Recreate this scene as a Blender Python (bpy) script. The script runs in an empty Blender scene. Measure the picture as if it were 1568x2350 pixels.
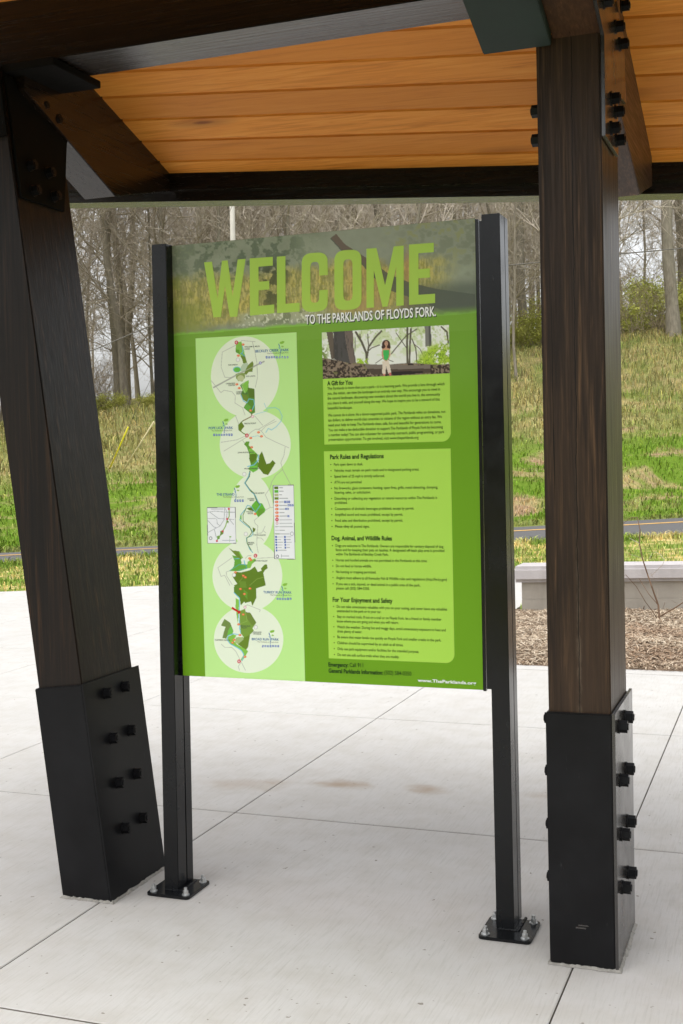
import bpy, bmesh, math, random
import numpy as np
from mathutils import Vector, Matrix, noise as mnoise

C = bpy.context.scene
COL = C.collection
rnd = random.Random(7)
rng = np.random.default_rng(11)

# ------------------------------------------------------------------ camera
F, YAW, PITCH, ROLL, EYE = 2790.0, 0.3577, -0.0500, -0.0231, 1.54
def cam_axes():
    cy, sy = math.cos(YAW), math.sin(YAW)
    f = Vector((-sy*math.cos(PITCH), cy*math.cos(PITCH), math.sin(PITCH)))
    r = Vector((cy, sy, 0)); u = r.cross(f)
    r2 = r*math.cos(ROLL) + u*math.sin(ROLL)
    u2 = -r*math.sin(ROLL) + u*math.cos(ROLL)
    return r2, u2, f
cd = bpy.data.cameras.new('camera'); cam = bpy.data.objects.new('camera', cd); COL.objects.link(cam)
r_, u_, f_ = cam_axes()
cam.matrix_world = Matrix(((r_.x, u_.x, -f_.x, 0), (r_.y, u_.y, -f_.y, 0), (r_.z, u_.z, -f_.z, EYE), (0, 0, 0, 1)))
cd.sensor_fit = 'VERTICAL'; cd.sensor_height = 36; cd.lens = 36*F/2350
cd.clip_start = 0.05; cd.clip_end = 2000
C.camera = cam

# ------------------------------------------------------------------ world, sun, exposure
SUN_EL, SUN_AZ = math.radians(72), math.radians(205)      # azimuth clockwise from +Y
w = bpy.data.worlds.new('World'); C.world = w; w.use_nodes = True
nt = w.node_tree; nt.nodes.clear()
sky = nt.nodes.new('ShaderNodeTexSky'); sky.sky_type = 'NISHITA'; sky.sun_disc = False
sky.sun_elevation = SUN_EL; sky.sun_rotation = SUN_AZ; sky.dust_density = 4.0; sky.air_density = 1.0; sky.ozone_density = 1.0
hs = nt.nodes.new('ShaderNodeHueSaturation'); hs.inputs['Saturation'].default_value = 0.16
bg = nt.nodes.new('ShaderNodeBackground'); bg.inputs['Strength'].default_value = 0.15
wo = nt.nodes.new('ShaderNodeOutputWorld')
nt.links.new(sky.outputs[0], hs.inputs['Color']); nt.links.new(hs.outputs[0], bg.inputs[0]); nt.links.new(bg.outputs[0], wo.inputs[0])
sl = bpy.data.lights.new('sun', 'SUN'); sl.energy = 0.5; sl.angle = math.radians(75); sl.color = (1, 0.96, 0.9)
so = bpy.data.objects.new('sun', sl); COL.objects.link(so)
sd = Vector((math.sin(SUN_AZ)*math.cos(SUN_EL), math.cos(SUN_AZ)*math.cos(SUN_EL), math.sin(SUN_EL)))
so.rotation_euler = sd.to_track_quat('Z', 'Y').to_euler()
C.view_settings.view_transform = 'Standard'; C.view_settings.look = 'None'
C.view_settings.exposure = 1.08; C.view_settings.gamma = 1.0

# ------------------------------------------------------------------ helpers
def lin(*c):
    return tuple((v/255/12.92 if v/255 <= .04045 else ((v/255+.055)/1.055)**2.4) for v in c)
class MB:
    """collects faces; build() links ONE mesh object"""
    def __init__(s): s.v = []; s.f = []
    def add(s, vs, fs):
        n = len(s.v); s.v += [tuple(v) for v in vs]; s.f += [tuple(i+n for i in f) for f in fs]; return s
    def box(s, x0, x1, y0, y1, z0, z1, sh=0.0):
        vs = [(x+sh*z, y, z) for z in (z0, z1) for x, y in ((x0, y0), (x1, y0), (x1, y1), (x0, y1))]
        return s.add(vs, [(3, 2, 1, 0), (4, 5, 6, 7), (0, 1, 5, 4), (1, 2, 6, 5), (2, 3, 7, 6), (3, 0, 4, 7)])
    def prism(s, poly, d):            # poly: 3D points, d: extrusion vector
        n = len(poly); d = Vector(d); vs = [Vector(p) for p in poly] + [Vector(p)+d for p in poly]
        return s.add(vs, [tuple(range(n))[::-1], tuple(range(n, 2*n))] + [(i, (i+1) % n, n+(i+1) % n, n+i) for i in range(n)])
    def tube(s, pts, rad, n=6, cap=True):
        pts = [Vector(p) for p in pts]; k = len(s.v); ref = Vector((.31, .93, .17))
        for i, p in enumerate(pts):
            t = (pts[min(i+1, len(pts)-1)] - pts[max(i-1, 0)]).normalized()
            a = t.cross(ref).normalized(); b = t.cross(a)
            r = rad[i] if isinstance(rad, (list, tuple)) else rad
            for j in range(n):
                q = 2*math.pi*j/n; s.v.append(tuple(p + a*(r*math.cos(q)) + b*(r*math.sin(q))))
        for i in range(len(pts)-1):
            for j in range(n):
                s.f.append((k+i*n+j, k+i*n+(j+1) % n, k+(i+1)*n+(j+1) % n, k+(i+1)*n+j))
        if cap:
            s.f.append(tuple(k+j for j in range(n))[::-1]); s.f.append(tuple(k+(len(pts)-1)*n+j for j in range(n)))
        return s
    def mesh(s, name):
        m = bpy.data.meshes.new(name); m.from_pydata(s.v, [], s.f); m.update(); return m
    def build(s, name, mat, parent=None, bevel=0.0, smooth=False, fix=True):
        m = s.mesh(name)
        if fix or bevel:
            bm = bmesh.new(); bm.from_mesh(m)
            bmesh.ops.recalc_face_normals(bm, faces=bm.faces)
            if bevel:
                bmesh.ops.remove_doubles(bm, verts=bm.verts, dist=1e-5)
                bmesh.ops.bevel(bm, geom=list(bm.edges), offset=bevel, segments=2, affect='EDGES', clamp_overlap=True)
            bm.to_mesh(m); bm.free()
        return link(name, m, mat, parent, smooth)
def link(name, m, mat, parent=None, smooth=False):
    if smooth: m.polygons.foreach_set('use_smooth', [True]*len(m.polygons))
    if mat and not m.materials: m.materials.append(mat)
    o = bpy.data.objects.new(name, m); COL.objects.link(o)
    if parent is not None: o.parent = parent
    return o
def tag(o, label=None, cat=None, group=None, kind=None):
    if label: o['label'] = label
    if cat: o['category'] = cat
    if group: o['group'] = group
    if kind: o['kind'] = kind
    return o
def thing(name, label, cat, loc=(0, 0, 0), group=None):
    o = bpy.data.objects.new(name, None); COL.objects.link(o); o.location = loc; o.empty_display_size = .1
    return tag(o, label, cat, group)

# ------------------------------------------------------------------ node helpers
class NT:
    def __init__(s, name):
        s.m = bpy.data.materials.new(name); s.m.use_nodes = True; s.t = s.m.node_tree; s.t.nodes.clear()
        s.out = s.t.nodes.new('ShaderNodeOutputMaterial'); s.b = s.t.nodes.new('ShaderNodeBsdfPrincipled')
        s.t.links.new(s.b.outputs[0], s.out.inputs[0])
    def n(s, typ, **kw):
        x = s.t.nodes.new(typ)
        for k, v in kw.items():
            if k == 'ins':
                for a, b in v.items(): s.put(x.inputs[a], b)
            else: setattr(x, k, v)
        return x
    def put(s, sock, v):
        if hasattr(v, 'is_output') or isinstance(v, bpy.types.NodeSocket): s.t.links.new(v, sock)
        elif isinstance(v, bpy.types.Node): s.t.links.new(v.outputs[0], sock)
        else:
            if sock.type == 'RGBA' and len(v) == 3: v = (*v, 1)
            sock.default_value = v
    def coord(s, scale=(1, 1, 1), kind='Object', rot=(0, 0, 0), loc=(0, 0, 0)):
        t = s.n('ShaderNodeTexCoord'); mp = s.n('ShaderNodeMapping')
        s.t.links.new(t.outputs[kind], mp.inputs[0]); mp.inputs['Scale'].default_value = scale
        mp.inputs['Rotation'].default_value = rot; mp.inputs['Location'].default_value = loc
        return mp.outputs[0]
    def noise(s, vec, scale, detail=4, rough=.55, dist=0.0):
        x = s.n('ShaderNodeTexNoise'); x.inputs['Scale'].default_value = scale; x.inputs['Detail'].default_value = detail
        x.inputs['Roughness'].default_value = rough; x.inputs['Distortion'].default_value = dist; s.put(x.inputs['Vector'], vec)
        return x.outputs['Fac']
    def ramp(s, fac, stops, interp='LINEAR'):
        x = s.n('ShaderNodeValToRGB'); cr = x.color_ramp; cr.interpolation = interp
        while len(cr.elements) < len(stops): cr.elements.new(.5)
        for e, (p, c) in zip(cr.elements, stops):
            e.position = p; e.color = (*c, 1) if len(c) == 3 else c
        s.put(x.inputs[0], fac); return x.outputs[0]
    def mix(s, fac, a, b, mode='MIX'):
        x = s.n('ShaderNodeMix', data_type='RGBA', blend_type=mode)
        s.put(x.inputs[0], fac); s.put(x.inputs[6], a); s.put(x.inputs[7], b); return x.outputs[2]
    def math(s, op, a, b=0.0, c=0.0, clamp=False):
        x = s.n('ShaderNodeMath', operation=op, use_clamp=clamp); s.put(x.inputs[0], a); s.put(x.inputs[1], b); s.put(x.inputs[2], c)
        return x.outputs[0]
    def bump(s, h, strength=.3, dist=.01):
        x = s.n('ShaderNodeBump'); x.inputs['Strength'].default_value = strength; x.inputs['Distance'].default_value = dist
        s.put(x.inputs['Height'], h); s.t.links.new(x.outputs[0], s.b.inputs['Normal'])
    def fin(s, col, rough=.6, spec=.5, metal=0.0, coat=0.0):
        s.put(s.b.inputs['Base Color'], col); s.put(s.b.inputs['Roughness'], rough)
        s.b.inputs['Specular IOR Level'].default_value = spec; s.b.inputs['Metallic'].default_value = metal
        s.b.inputs['Coat Weight'].default_value = coat; s.b.inputs['Coat Roughness'].default_value = .12
        return s.m

BLACK = (0, 0, 0); WHITE = (1, 1, 1)
def grain_wood(name, axis, dark, mid, light, rough=(.32, .5), scale=1.0, crack=None, spec=.5):
    t = NT(name)
    sc = [26*scale]*3; sc[axis] = .8*scale
    v = t.coord(tuple(sc))
    n1 = t.noise(v, 2.2, 6, .62, .6)
    n2 = t.noise(v, 5.0, 4, .65, .3)
    sc2 = [5*scale]*3; sc2[axis] = .7*scale
    n3 = t.noise(t.coord(tuple(sc2)), 1.1, 3, .5)
    c = t.ramp(n1, [(.30, dark), (.52, mid), (.74, light)])
    c = t.mix(t.ramp(n2, [(.40, BLACK), (.58, WHITE)]), c, t.mix(.72, c, dark))
    c = t.mix(t.ramp(n3, [(.40, BLACK), (.62, (.7, .7, .7))]), c, mid)
    h = n1
    if crack:
        x0, wd, z0, z1 = crack
        o = t.n('ShaderNodeTexCoord'); sp = t.n('ShaderNodeSeparateXYZ'); t.t.links.new(o.outputs['Object'], sp.inputs[0])
        wob = t.noise(t.coord((0, 0, 3.2)), 1.6, 5, .6)
        wob2 = t.noise(t.coord((0, 0, 11)), 1.3, 2, .5)
        xx = t.math('ABSOLUTE', t.math('SUBTRACT', sp.outputs[0], t.math('MULTIPLY_ADD', wob, .022, x0-.011)))
        front = t.math('LESS_THAN', sp.outputs[1], 3.56)
        rag = t.noise(t.coord((60, 0, 14)), 1.0, 4, .65)
        band = t.ramp(t.math('DIVIDE', xx, t.math('MULTIPLY_ADD', wob2, .030, -.006)), [(.15, WHITE), (1.0, BLACK)])
        zf = t.ramp(t.math('MULTIPLY', sp.outputs[2], .4), [(.36, WHITE), (.62, BLACK)])
        pale = t.math('MULTIPLY', t.math('MULTIPLY', band, zf), t.math('MULTIPLY', front, t.ramp(rag, [(.40, BLACK), (.6, WHITE)])))
        c = t.mix(t.math('MULTIPLY', pale, .75), c, (.12, .088, .06))
        line = t.math('MULTIPLY', t.math('LESS_THAN', xx, wd), front)
        c = t.mix(line, c, (.004, .003, .002))
    sc3 = [34*scale]*3; sc3[axis] = .55*scale
    ck = t.noise(t.coord(tuple(sc3), loc=(3, 5, 1)), 1.5, 3, .5, .3); c = t.mix(t.ramp(ck, [(.275, (.9,)*3), (.31, BLACK)]), c, (.003, .002, .0015))
    t.bump(n1, .25, .004)
    r = t.ramp(n2, [(.3, (rough[0],)*3), (.7, (rough[1],)*3)])
    return t.fin(c, r, spec)
DK, MD, LT = (.0045, .0032, .0026), (.011, .007, .005), (.03, .017, .01)
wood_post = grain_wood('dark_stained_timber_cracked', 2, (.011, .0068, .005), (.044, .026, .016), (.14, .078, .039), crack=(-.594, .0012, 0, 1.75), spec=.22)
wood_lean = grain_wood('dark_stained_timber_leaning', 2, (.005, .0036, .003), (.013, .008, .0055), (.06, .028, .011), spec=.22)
wood_y_lit = grain_wood('dark_stained_timber_rafter_lit', 1, (.03, .015, .009), (.07, .034, .017), (.12, .06, .028), spec=.3)  # right rafter: stronger light and orange reflection put into its brown
wood_y_shaded = grain_wood('dark_stained_timber_rafter_shaded', 1, (.006, .004, .003), (.014, .0085, .0055), (.035, .019, .01), rough=(.18, .3), spec=.5)  # left rafter: same stain, its shade put into a darker colour
wood_x = grain_wood('dark_stained_timber_beam', 0, DK, MD, LT, rough=(.18, .3), spec=.5)

def painted_steel(name, col=(.0065, .0065, .0072), rough=.36, bump=.12, spec=.14):
    t = NT(name); v = t.coord()
    n = t.noise(v, 220, 2, .5); n2 = t.noise(v, 6, 4, .6)
    c = t.mix(t.ramp(n2, [(.35, BLACK), (.75, WHITE)]), col, tuple(k*1.7 for k in col))
    sc = t.noise(t.coord((9, 9, 2.2)), 7, 5, .75); c = t.mix(t.ramp(sc, [(.66, BLACK), (.74, (.5,)*3)]), c, (.06, .06, .06))
    t.bump(n, bump, .001)
    return t.fin(c, t.ramp(n2, [(.3, (rough-.06,)*3), (.7, (rough+.12,)*3)]), spec)
steel = painted_steel('black_painted_steel')
steel_gloss = painted_steel('glossy_black_steel_plate', (.02, .018, .017), .2, .06, .9)
steel_dark = painted_steel('dark_green_black_steel', (.016, .024, .022), .6, .3, .3)
steel_matte = painted_steel('matte_black_steel_plate', (.0045, .0042, .004), .6, .2, .05)
powder = painted_steel('black_powder_coat', (.003, .0034, .0042), .2, .08, .32)
def plain(name, col, rough=.5, metal=0.0, spec=.5, var=.25, vs=30):
    t = NT(name); n = t.noise(t.coord(), vs, 4, .6)
    c = t.mix(n, tuple(k*(1-var) for k in col), tuple(k*(1+var) for k in col)); return t.fin(c, rough, spec, metal)
zinc = plain('galvanised_steel', (.55, .56, .56), .38, .8)
grout = plain('grey_grout', (.27, .26, .235), .9, 0, .2, .4, 60)

def pine():
    t = NT('stained_pine_boards')
    v = t.coord((1.4, 30, 30)); n1 = t.noise(v, 1.8, 6, .6, 1.2); n3 = t.noise(t.coord((.6, 7, 7)), 1.0, 2)
    c = t.ramp(n1, [(.28, (.56, .185, .025)), (.5, (.80, .30, .046)), (.75, (.90, .41, .085))])
    g = t.n('ShaderNodeTexCoord'); at = t.n('ShaderNodeAttribute', attribute_name='tone')
    c = t.mix(t.math('MULTIPLY', at.outputs['Fac'], .7), c, (.50, .175, .03))
    vo = t.n('ShaderNodeTexVoronoi', feature='F1'); vo.inputs['Scale'].default_value = 1.0; vo.inputs['Randomness'].default_value = 1.0
    t.put(vo.inputs['Vector'], t.coord((1.5, 6.4, .01)))
    k = vo.outputs['Distance']
    c = t.mix(t.ramp(k, [(.0, WHITE), (.075, WHITE), (.105, BLACK)]), c, (.17, .05, .012))
    c = t.mix(t.ramp(k, [(.0, (.6, .6, .6)), (.10, (.55, .55, .55)), (.27, BLACK)]), c, (.30, .095, .02))
    t.bump(n1, .1, .003)
    return t.fin(c, .5, .12)
pine_m = pine()

def concrete_mat():
    t = NT('broomed_concrete')
    big = t.noise(t.coord(), .9, 5, .55); mid = t.noise(t.coord(), 7, 5, .6)
    br = t.noise(t.coord((150, 7, 1), rot=(0, 0, math.radians(-14))), 1.0, 3, .6)
    fine = t.noise(t.coord(), 160, 3, .6)
    c = t.ramp(big, [(.3, (.443, .434, .415)), (.7, (.497, .488, .468))])
    c = t.mix(t.ramp(mid, [(.42, (.0,)*3), (.75, (.6,)*3)]), c, (.40, .378, .34))
    c = t.mix(t.ramp(br, [(.30, (.34,)*3), (.5, BLACK)]), c, (.31, .295, .265))
    c = t.mix(t.ramp(fine, [(.25, (.25,)*3), (.36, BLACK)]), c, (.28, .26, .23))
    sp_f = t.noise(t.coord(), 34, 2, .5); c = t.mix(t.ramp(sp_f, [(.255, (.8,)*3), (.285, BLACK)]), c, (.17, .15, .12))
    # rusty brown drip stains
    geo = t.n('ShaderNodeNewGeometry').outputs['Position']
    wob = t.noise(t.coord(), 5, 4, .6)
    for sx, sy, rx, ry, a in ((-2.40, 5.07, .30, .12, .34), (-2.27, 5.15, .12, .09, .34), (-1.98, 5.19, .19, .10, .62), (-1.55, 5.22, .15, .11, .62), (-.98, 5.27, .22, .09, .36), (-.36, 2.93, .05, .07, .20)):
        mp = t.n('ShaderNodeMapping', vector_type='POINT'); t.put(mp.inputs[0], geo)
        mp.inputs['Scale'].default_value = (1/rx, 1/ry, 0); mp.inputs['Location'].default_value = (-sx/rx, -sy/ry, 0)
        ln = t.n('ShaderNodeVectorMath', operation='LENGTH'); t.put(ln.inputs[0], mp.outputs[0])
        d = t.math('ADD', ln.outputs['Value'], t.math('MULTIPLY_ADD', wob, 1.6, -.8))
        c = t.mix(t.math('MULTIPLY', t.ramp(d, [(.0, WHITE), (1.0, BLACK)], 'EASE'), a), c, (.25, .165, .085))
    h = t.math('ADD', t.math('MULTIPLY', br, 1.0), t.math('MULTIPLY', fine, .35))
    t.bump(h, .22, .004)
    return t.fin(c, .85, .25)
conc = concrete_mat()
def conc2(name, a, b, stain):
    t = NT(name); big = t.noise(t.coord(), 2.2, 6, .65); fine = t.noise(t.coord(), 70, 3, .6)
    c = t.ramp(big, [(.3, a), (.7, b)])
    s = t.noise(t.coord((5, 5, .9)), 1.6, 5, .6)
    c = t.mix(t.ramp(s, [(.5, BLACK), (.75, (.5,)*3)]), c, stain); t.bump(fine, .2, .005)
    return t.fin(c, .85, .2)
cap_m = conc2('cast_stone_cap', (.40, .375, .375), (.47, .445, .445), (.33, .30, .29))
wall_m = conc2('board_formed_concrete', (.30, .275, .235), (.38, .35, .305), (.22, .195, .165))
joint_dark = plain('joint_filler', (.19, .172, .145), .9, 0, .1)

def asphalt():
    t = NT('asphalt'); n = t.noise(t.coord(), 40, 4, .7); b = t.noise(t.coord(), .8, 3)
    c = t.mix(n, (.075, .075, .078), (.12, .118, .118)); c = t.mix(t.math('MULTIPLY', b, .3), c, (.13, .128, .125)); t.bump(n, .3, .006)
    return t.fin(c, .85, .3)
asph = asphalt()
ypaint = plain('worn_yellow_line_paint', (.52, .31, .10), .7, 0, .3, .3, 8)

# ------------------------------------------------------------------ terrain
P0 = Vector((-12.3, 16.8)); UD = Vector((.728, .685)); VD = Vector((-.685, .728))
def uv_of(x, y): return ((x-P0.x)*UD.x+(y-P0.y)*UD.y, (x-P0.x)*VD.x+(y-P0.y)*VD.y)
def xy_of(u, v): return (P0.x+u*UD.x+v*VD.x, P0.y+u*UD.y+v*VD.y)
def ground_z(x, y, rough=True):
    u, v = uv_of(x, y)
    zm = 2.6+max(-1.2, min(4.2, (u-4.3)*.128))
    t = max(0.0, (v-.7)/15.0)
    s = (t if t < 1 else 1+(1-math.exp(-(t-1)*1.2))*.28)
    if t < .25: s = 2*t*t+.5*t
    z = zm*s
    if v < -30: z += min(15.0, (-v-30)*.22)  # unseen rise behind the camera, added to darken reflections in the posts
    if rough and v > .3:
        k = min(1, (v-.3)/2)
        z += k*(.16*mnoise.noise(Vector((x*.35, y*.35, 0)))+.06*mnoise.noise(Vector((x*1.3, y*1.3, 3))))
    return z - .03
def zones(t):
    """one colour recipe for turf and its blades: returns colour socket"""
    geo = t.n('ShaderNodeNewGeometry').outputs['Position']
    vm = t.n('ShaderNodeVectorMath', operation='DOT_PRODUCT'); t.put(vm.inputs[0], geo); vm.inputs[1].default_value = (VD.x, VD.y, 0)
    v = t.math('SUBTRACT', vm.outputs['Value'], P0.x*VD.x+P0.y*VD.y)
    mp = t.n('ShaderNodeMapping'); t.put(mp.inputs[0], geo); mp.inputs['Scale'].default_value = (1, 1, .0)
    vm2 = t.n('ShaderNodeVectorMath', operation='DOT_PRODUCT'); t.put(vm2.inputs[0], geo); vm2.inputs[1].default_value = (UD.x, UD.y, 0)
    u = t.math('SUBTRACT', vm2.outputs['Value'], P0.x*UD.x+P0.y*UD.y)
    cmb = t.n('ShaderNodeCombineXYZ'); t.put(cmb.inputs[0], t.math('MULTIPLY', u, .45)); t.put(cmb.inputs[1], v)
    n1 = t.noise(cmb.outputs[0], .62, 8, .68, .9); n2 = t.noise(cmb.outputs[0], 2.3, 4, .62); n3 = t.noise(mp.outputs[0], 13, 3, .65)
    straw = t.mix(n3, (.21, .175, .07), (.44, .36, .17))
    green = t.mix(n3, (.075, .135, .012), (.165, .26, .028))
    tan = t.mix(n3, (.24, .155, .085), (.40, .29, .18))
    olive = t.mix(n3, (.11, .135, .035), (.27, .27, .095))
    hill = t.mix(t.ramp(n2, [(.42, BLACK), (.60, WHITE)]), straw, tan)
    hill = t.mix(t.ramp(n1, [(.39, BLACK), (.50, WHITE)]), hill, green)
    hi = t.mix(t.ramp(n2, [(.40, BLACK), (.60, WHITE)]), straw, olive)
    hi = t.mix(t.ramp(n1, [(.50, BLACK), (.66, (.65,)*3)]), hi, green)
    vv = t.math('ADD', v, t.math('MULTIPLY_ADD', n1, 5, -2.5))
    col = t.mix(t.ramp(t.math('MULTIPLY', vv, .1), [(.62, BLACK), (.85, WHITE)]), hill, hi)
    edge = t.math('MULTIPLY', t.ramp(t.math('ADD', v, t.math('MULTIPLY_ADD', n2, 1.6, -.8)), [(.45, WHITE), (1.0, BLACK)]), .8)
    col = t.mix(edge, col, olive)
    strip = t.mix(t.ramp(n2, [(.40, BLACK), (.54, WHITE)]), t.mix(n3, (.36, .28, .10), (.72, .58, .27)), t.mix(n3, (.09, .15, .02), (.22, .30, .05)))
    col = t.mix(t.math('LESS_THAN', v, -1.2), col, strip)
    col = t.mix(t.math('LESS_THAN', v, -27.5), col, t.mix(n2, (.03, .028, .02), (.075, .07, .05)))  # near-black on the unseen ground behind the camera, added for dark reflections
    return col
def turf_mat(name, gain):
    t = NT(name); c = zones(t)
    if gain > 1.1:
        at = t.n('ShaderNodeAttribute', attribute_name='tone'); c = t.mix(1.0, c, at.outputs['Color'], 'MULTIPLY')
    if gain != 1: c = t.mix(1.0, c, (gain,)*3, 'MULTIPLY')
    n = t.noise(t.coord(), 30, 4, .7); t.bump(n, .6, .05)
    return t.fin(c, .9, .1)
turf_ground = turf_mat('dry_turf_soil', 1.0); turf_blade = turf_mat('grass_blades', 1.42)

us = list(np.concatenate([np.linspace(-260, -30, 14), np.arange(-28, 45, .6), np.linspace(46, 300, 16)]))
vs_ = list(np.concatenate([np.linspace(-240, -20, 12), np.arange(-18, 0, 1.5), np.arange(0, 24, .45), np.linspace(25, 70, 20), np.linspace(80, 500, 12)]))
m = MB(); nu = len(us)
for v in vs_:
    for u in us:
        x, y = xy_of(u, v); m.v.append((x, y, ground_z(x, y)))
for j in range(len(vs_)-1):
    for i in range(nu-1):
        a = j*nu+i; m.f.append((a, a+1, a+nu+1, a+nu))
tag(m.build('ground', turf_ground, smooth=True, fix=False), kind='structure')

# ------------------------------------------------------------------ road (paved path with a centre line)
near_ = [(-40, -2), (-22, 8.2), (-16, 12.0), (-11.0, 15.05), (-9.26, 16.55), (-4.31, 19.3), (-1.76, 21.05), (2, 23.6), (9, 28), (20, 34)]
far_ = [(-42, 0), (-23.5, 9.6), (-17.6, 13.2), (-12.3, 16.85), (-10.2, 18.45), (-5.17, 23.15), (-2.2, 26.2), (1.2, 29.4), (7.5, 34.5), (18, 41)]
def ribbon(t0, t1, z):
    m = MB()
    a = [Vector((*p, z)).lerp(Vector((*q, z)), t0) for p, q in zip(near_, far_)]
    b = [Vector((*p, z)).lerp(Vector((*q, z)), t1) for p, q in zip(near_, far_)]
    for i in range(len(a)-1): m.add([a[i], a[i+1], b[i+1], b[i]], [(0, 1, 2, 3)])
    return m
road = ribbon(0, 1, -.012).build('road', asph, fix=False); tag(road, kind='structure')
o = ribbon(.70, .755, -.007).build('centre_line', ypaint, road, fix=False)

# ------------------------------------------------------------------ concrete paving: separate slabs with open joints
g = .0036
XJ = [-13.2, -11.7, -10.1, -8.55, -6.98, -5.345, -3.835, -2.262, -.622, .98, 2.6, 4.2, 5.8, 7.4]
YJ = [-6.6, -4.7, -2.85, -.95, .92, 2.79, 4.66, 6.55, 8.27, 9.75, 11.4, 13.0, 14.6, 16.2]
BACK = (Vector((-8.67, 11.78)), Vector((-3.31, 14.8)))
def clip(poly, a, b):
    n = Vector((-(b-a).y, (b-a).x)); out = []
    for i, p in enumerate(poly):
        q = poly[(i+1) % len(poly)]; dp, dq = (p-a).dot(n), (q-a).dot(n)
        if dp <= 0: out.append(p)
        if (dp < 0 < dq) or (dq < 0 < dp): out.append(p+(q-p)*(dp/(dp-dq)))
    return out
m = MB(); base = MB()
BED_X, BED_Y = -2.50, 8.44
def slab(x0, x1, y0, y1):
    gy = g*1.3; poly = clip([Vector(p) for p in ((x0+g*.6, y0+gy), (x1-g*.6, y0+gy), (x1-g*.6, y1-gy), (x0+g*.6, y1-gy))], *BACK)
    if len(poly) < 3: return
    jz = rnd.uniform(-.0006, .0006)
    c = sum(poly, Vector((0, 0)))/len(poly)
    top = [Vector((*(p+(c-p).normalized()*.004), jz)) for p in poly]; mid = [Vector((*p, jz-.003)) for p in poly]; bot = [Vector((*p, -.06)) for p in poly]
    n = len(poly); m.add(top+mid+bot, [tuple(range(n))]+[(n+i, n+(i+1) % n, (i+1) % n, i) for i in range(n)]+[(2*n+i, 2*n+(i+1) % n, n+(i+1) % n, n+i) for i in range(n)])
for i in range(len(XJ)-1):
    for j in range(len(YJ)-1):
        x0, x1, y0, y1 = XJ[i], XJ[i+1], YJ[j], YJ[j+1]
        if y0 < BED_Y < y1 and x1 > BED_X:
            if x0 < BED_X: slab(x0, BED_X+g, y0, y1); slab(BED_X-g, x1, y0, BED_Y)
            else: slab(x0, x1, y0, BED_Y)
        elif y1 > BED_Y and x1 > BED_X:
            if x0 < BED_X: slab(x0, BED_X, y0, y1)
        else: slab(x0, x1, y0, y1)
pav = m.build('concrete_pavement', conc, fix=True); tag(pav, kind='structure')
pav.data.materials.append(joint_dark)
for pl_ in pav.data.polygons:
    if abs(pl_.normal.z) < .3: pl_.material_index = 1
bp = clip([Vector(p) for p in ((XJ[0], YJ[0]), (XJ[-1], YJ[0]), (XJ[-1], BED_Y), (BED_X, BED_Y), (BED_X, YJ[-1]), (XJ[0], YJ[-1]))], *BACK)
MB().add([(*p, -.012) for p in bp], [tuple(range(len(bp)))]).build('joint_base', joint_dark, pav)

# ------------------------------------------------------------------ grass blades
BL = []
def near_poly_y(poly, x):
    for (x0, y0), (x1, y1) in zip(poly, poly[1:]):
        if x0 <= x <= x1: return y0+(y1-y0)*(x-x0)/(x1-x0)
    return poly[-1][1]
def blades(name, pts, hs, ws, lean, mat):
    n = len(pts); pts = np.array(pts); a = rng.uniform(0, 2*np.pi, n); b = rng.uniform(0, 2*np.pi, n)
    hs = np.array(hs); ws = np.array(ws)
    dx, dy = np.cos(a)*ws/2, np.sin(a)*ws/2
    l = rng.uniform(.15, 1, n)*lean*hs; lx, ly = np.cos(b)*l, np.sin(b)*l
    V = np.empty((n, 5, 3))
    V[:, 0] = pts-np.stack([dx, dy, 0*dx+.02], 1); V[:, 1] = pts+np.stack([dx, dy, 0*dx-.02], 1)
    midp = pts+np.stack([lx*.35, ly*.35, hs*.6], 1)
    V[:, 2] = midp+np.stack([dx*.75, dy*.75, 0*dx], 1); V[:, 3] = midp-np.stack([dx*.75, dy*.75, 0*dx], 1)
    V[:, 4] = pts+np.stack([lx, ly, hs*(1-.25*lean)], 1)
    F4 = np.arange(n)[:, None]*5+np.array([[0, 1, 2, 3]]); F3 = np.arange(n)[:, None]*5+np.array([[3, 2, 4]])
    me = bpy.data.meshes.new(name); me.from_pydata(V.reshape(-1, 3).tolist(), [], F4.tolist()+F3.tolist()); me.update()
    tn = rng.choice([.45, .75, 1.0, 1.25, 1.6], n, p=[.14, .22, .3, .22, .12])*rng.uniform(.85, 1.15, n); hue = rng.uniform(-.12, .12, n)
    tc = np.stack([tn*(1+hue), tn, tn*(1-hue), np.ones(n)], 1).repeat(5, 0)
    me.attributes.new('tone', 'FLOAT_COLOR', 'POINT').data.foreach_set('color', tc.ravel().astype(np.float32))
    return link(name, me, mat)
pts, hs_, ws = [], [], []
k = 0
while k < 42000:                       # verge between the slabs and the paved path, and behind the seat wall
    x = rnd.uniform(-15, 2.5); y1 = near_poly_y(near_, x)
    y0 = BACK[0].y+(x-BACK[0].x)*.5634 if x < -3.2 else (14.6 if x < -2.5 else 11.45+.24*(x+2.4))
    if x > 2: continue
    y = rnd.uniform(y0+.03, y1+.10)
    edge = max(0, 1-(y1-y)/.5)
    if rnd.random() < .25: y = y1+.05-abs(rnd.gauss(0, .22)); edge = 1
    pts.append((x, y, -.03)); hs_.append(rnd.uniform(.04, .10)*(1+1.0*edge*rnd.random())); ws.append(rnd.uniform(.008, .018)); k += 1
k = 0
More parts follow.
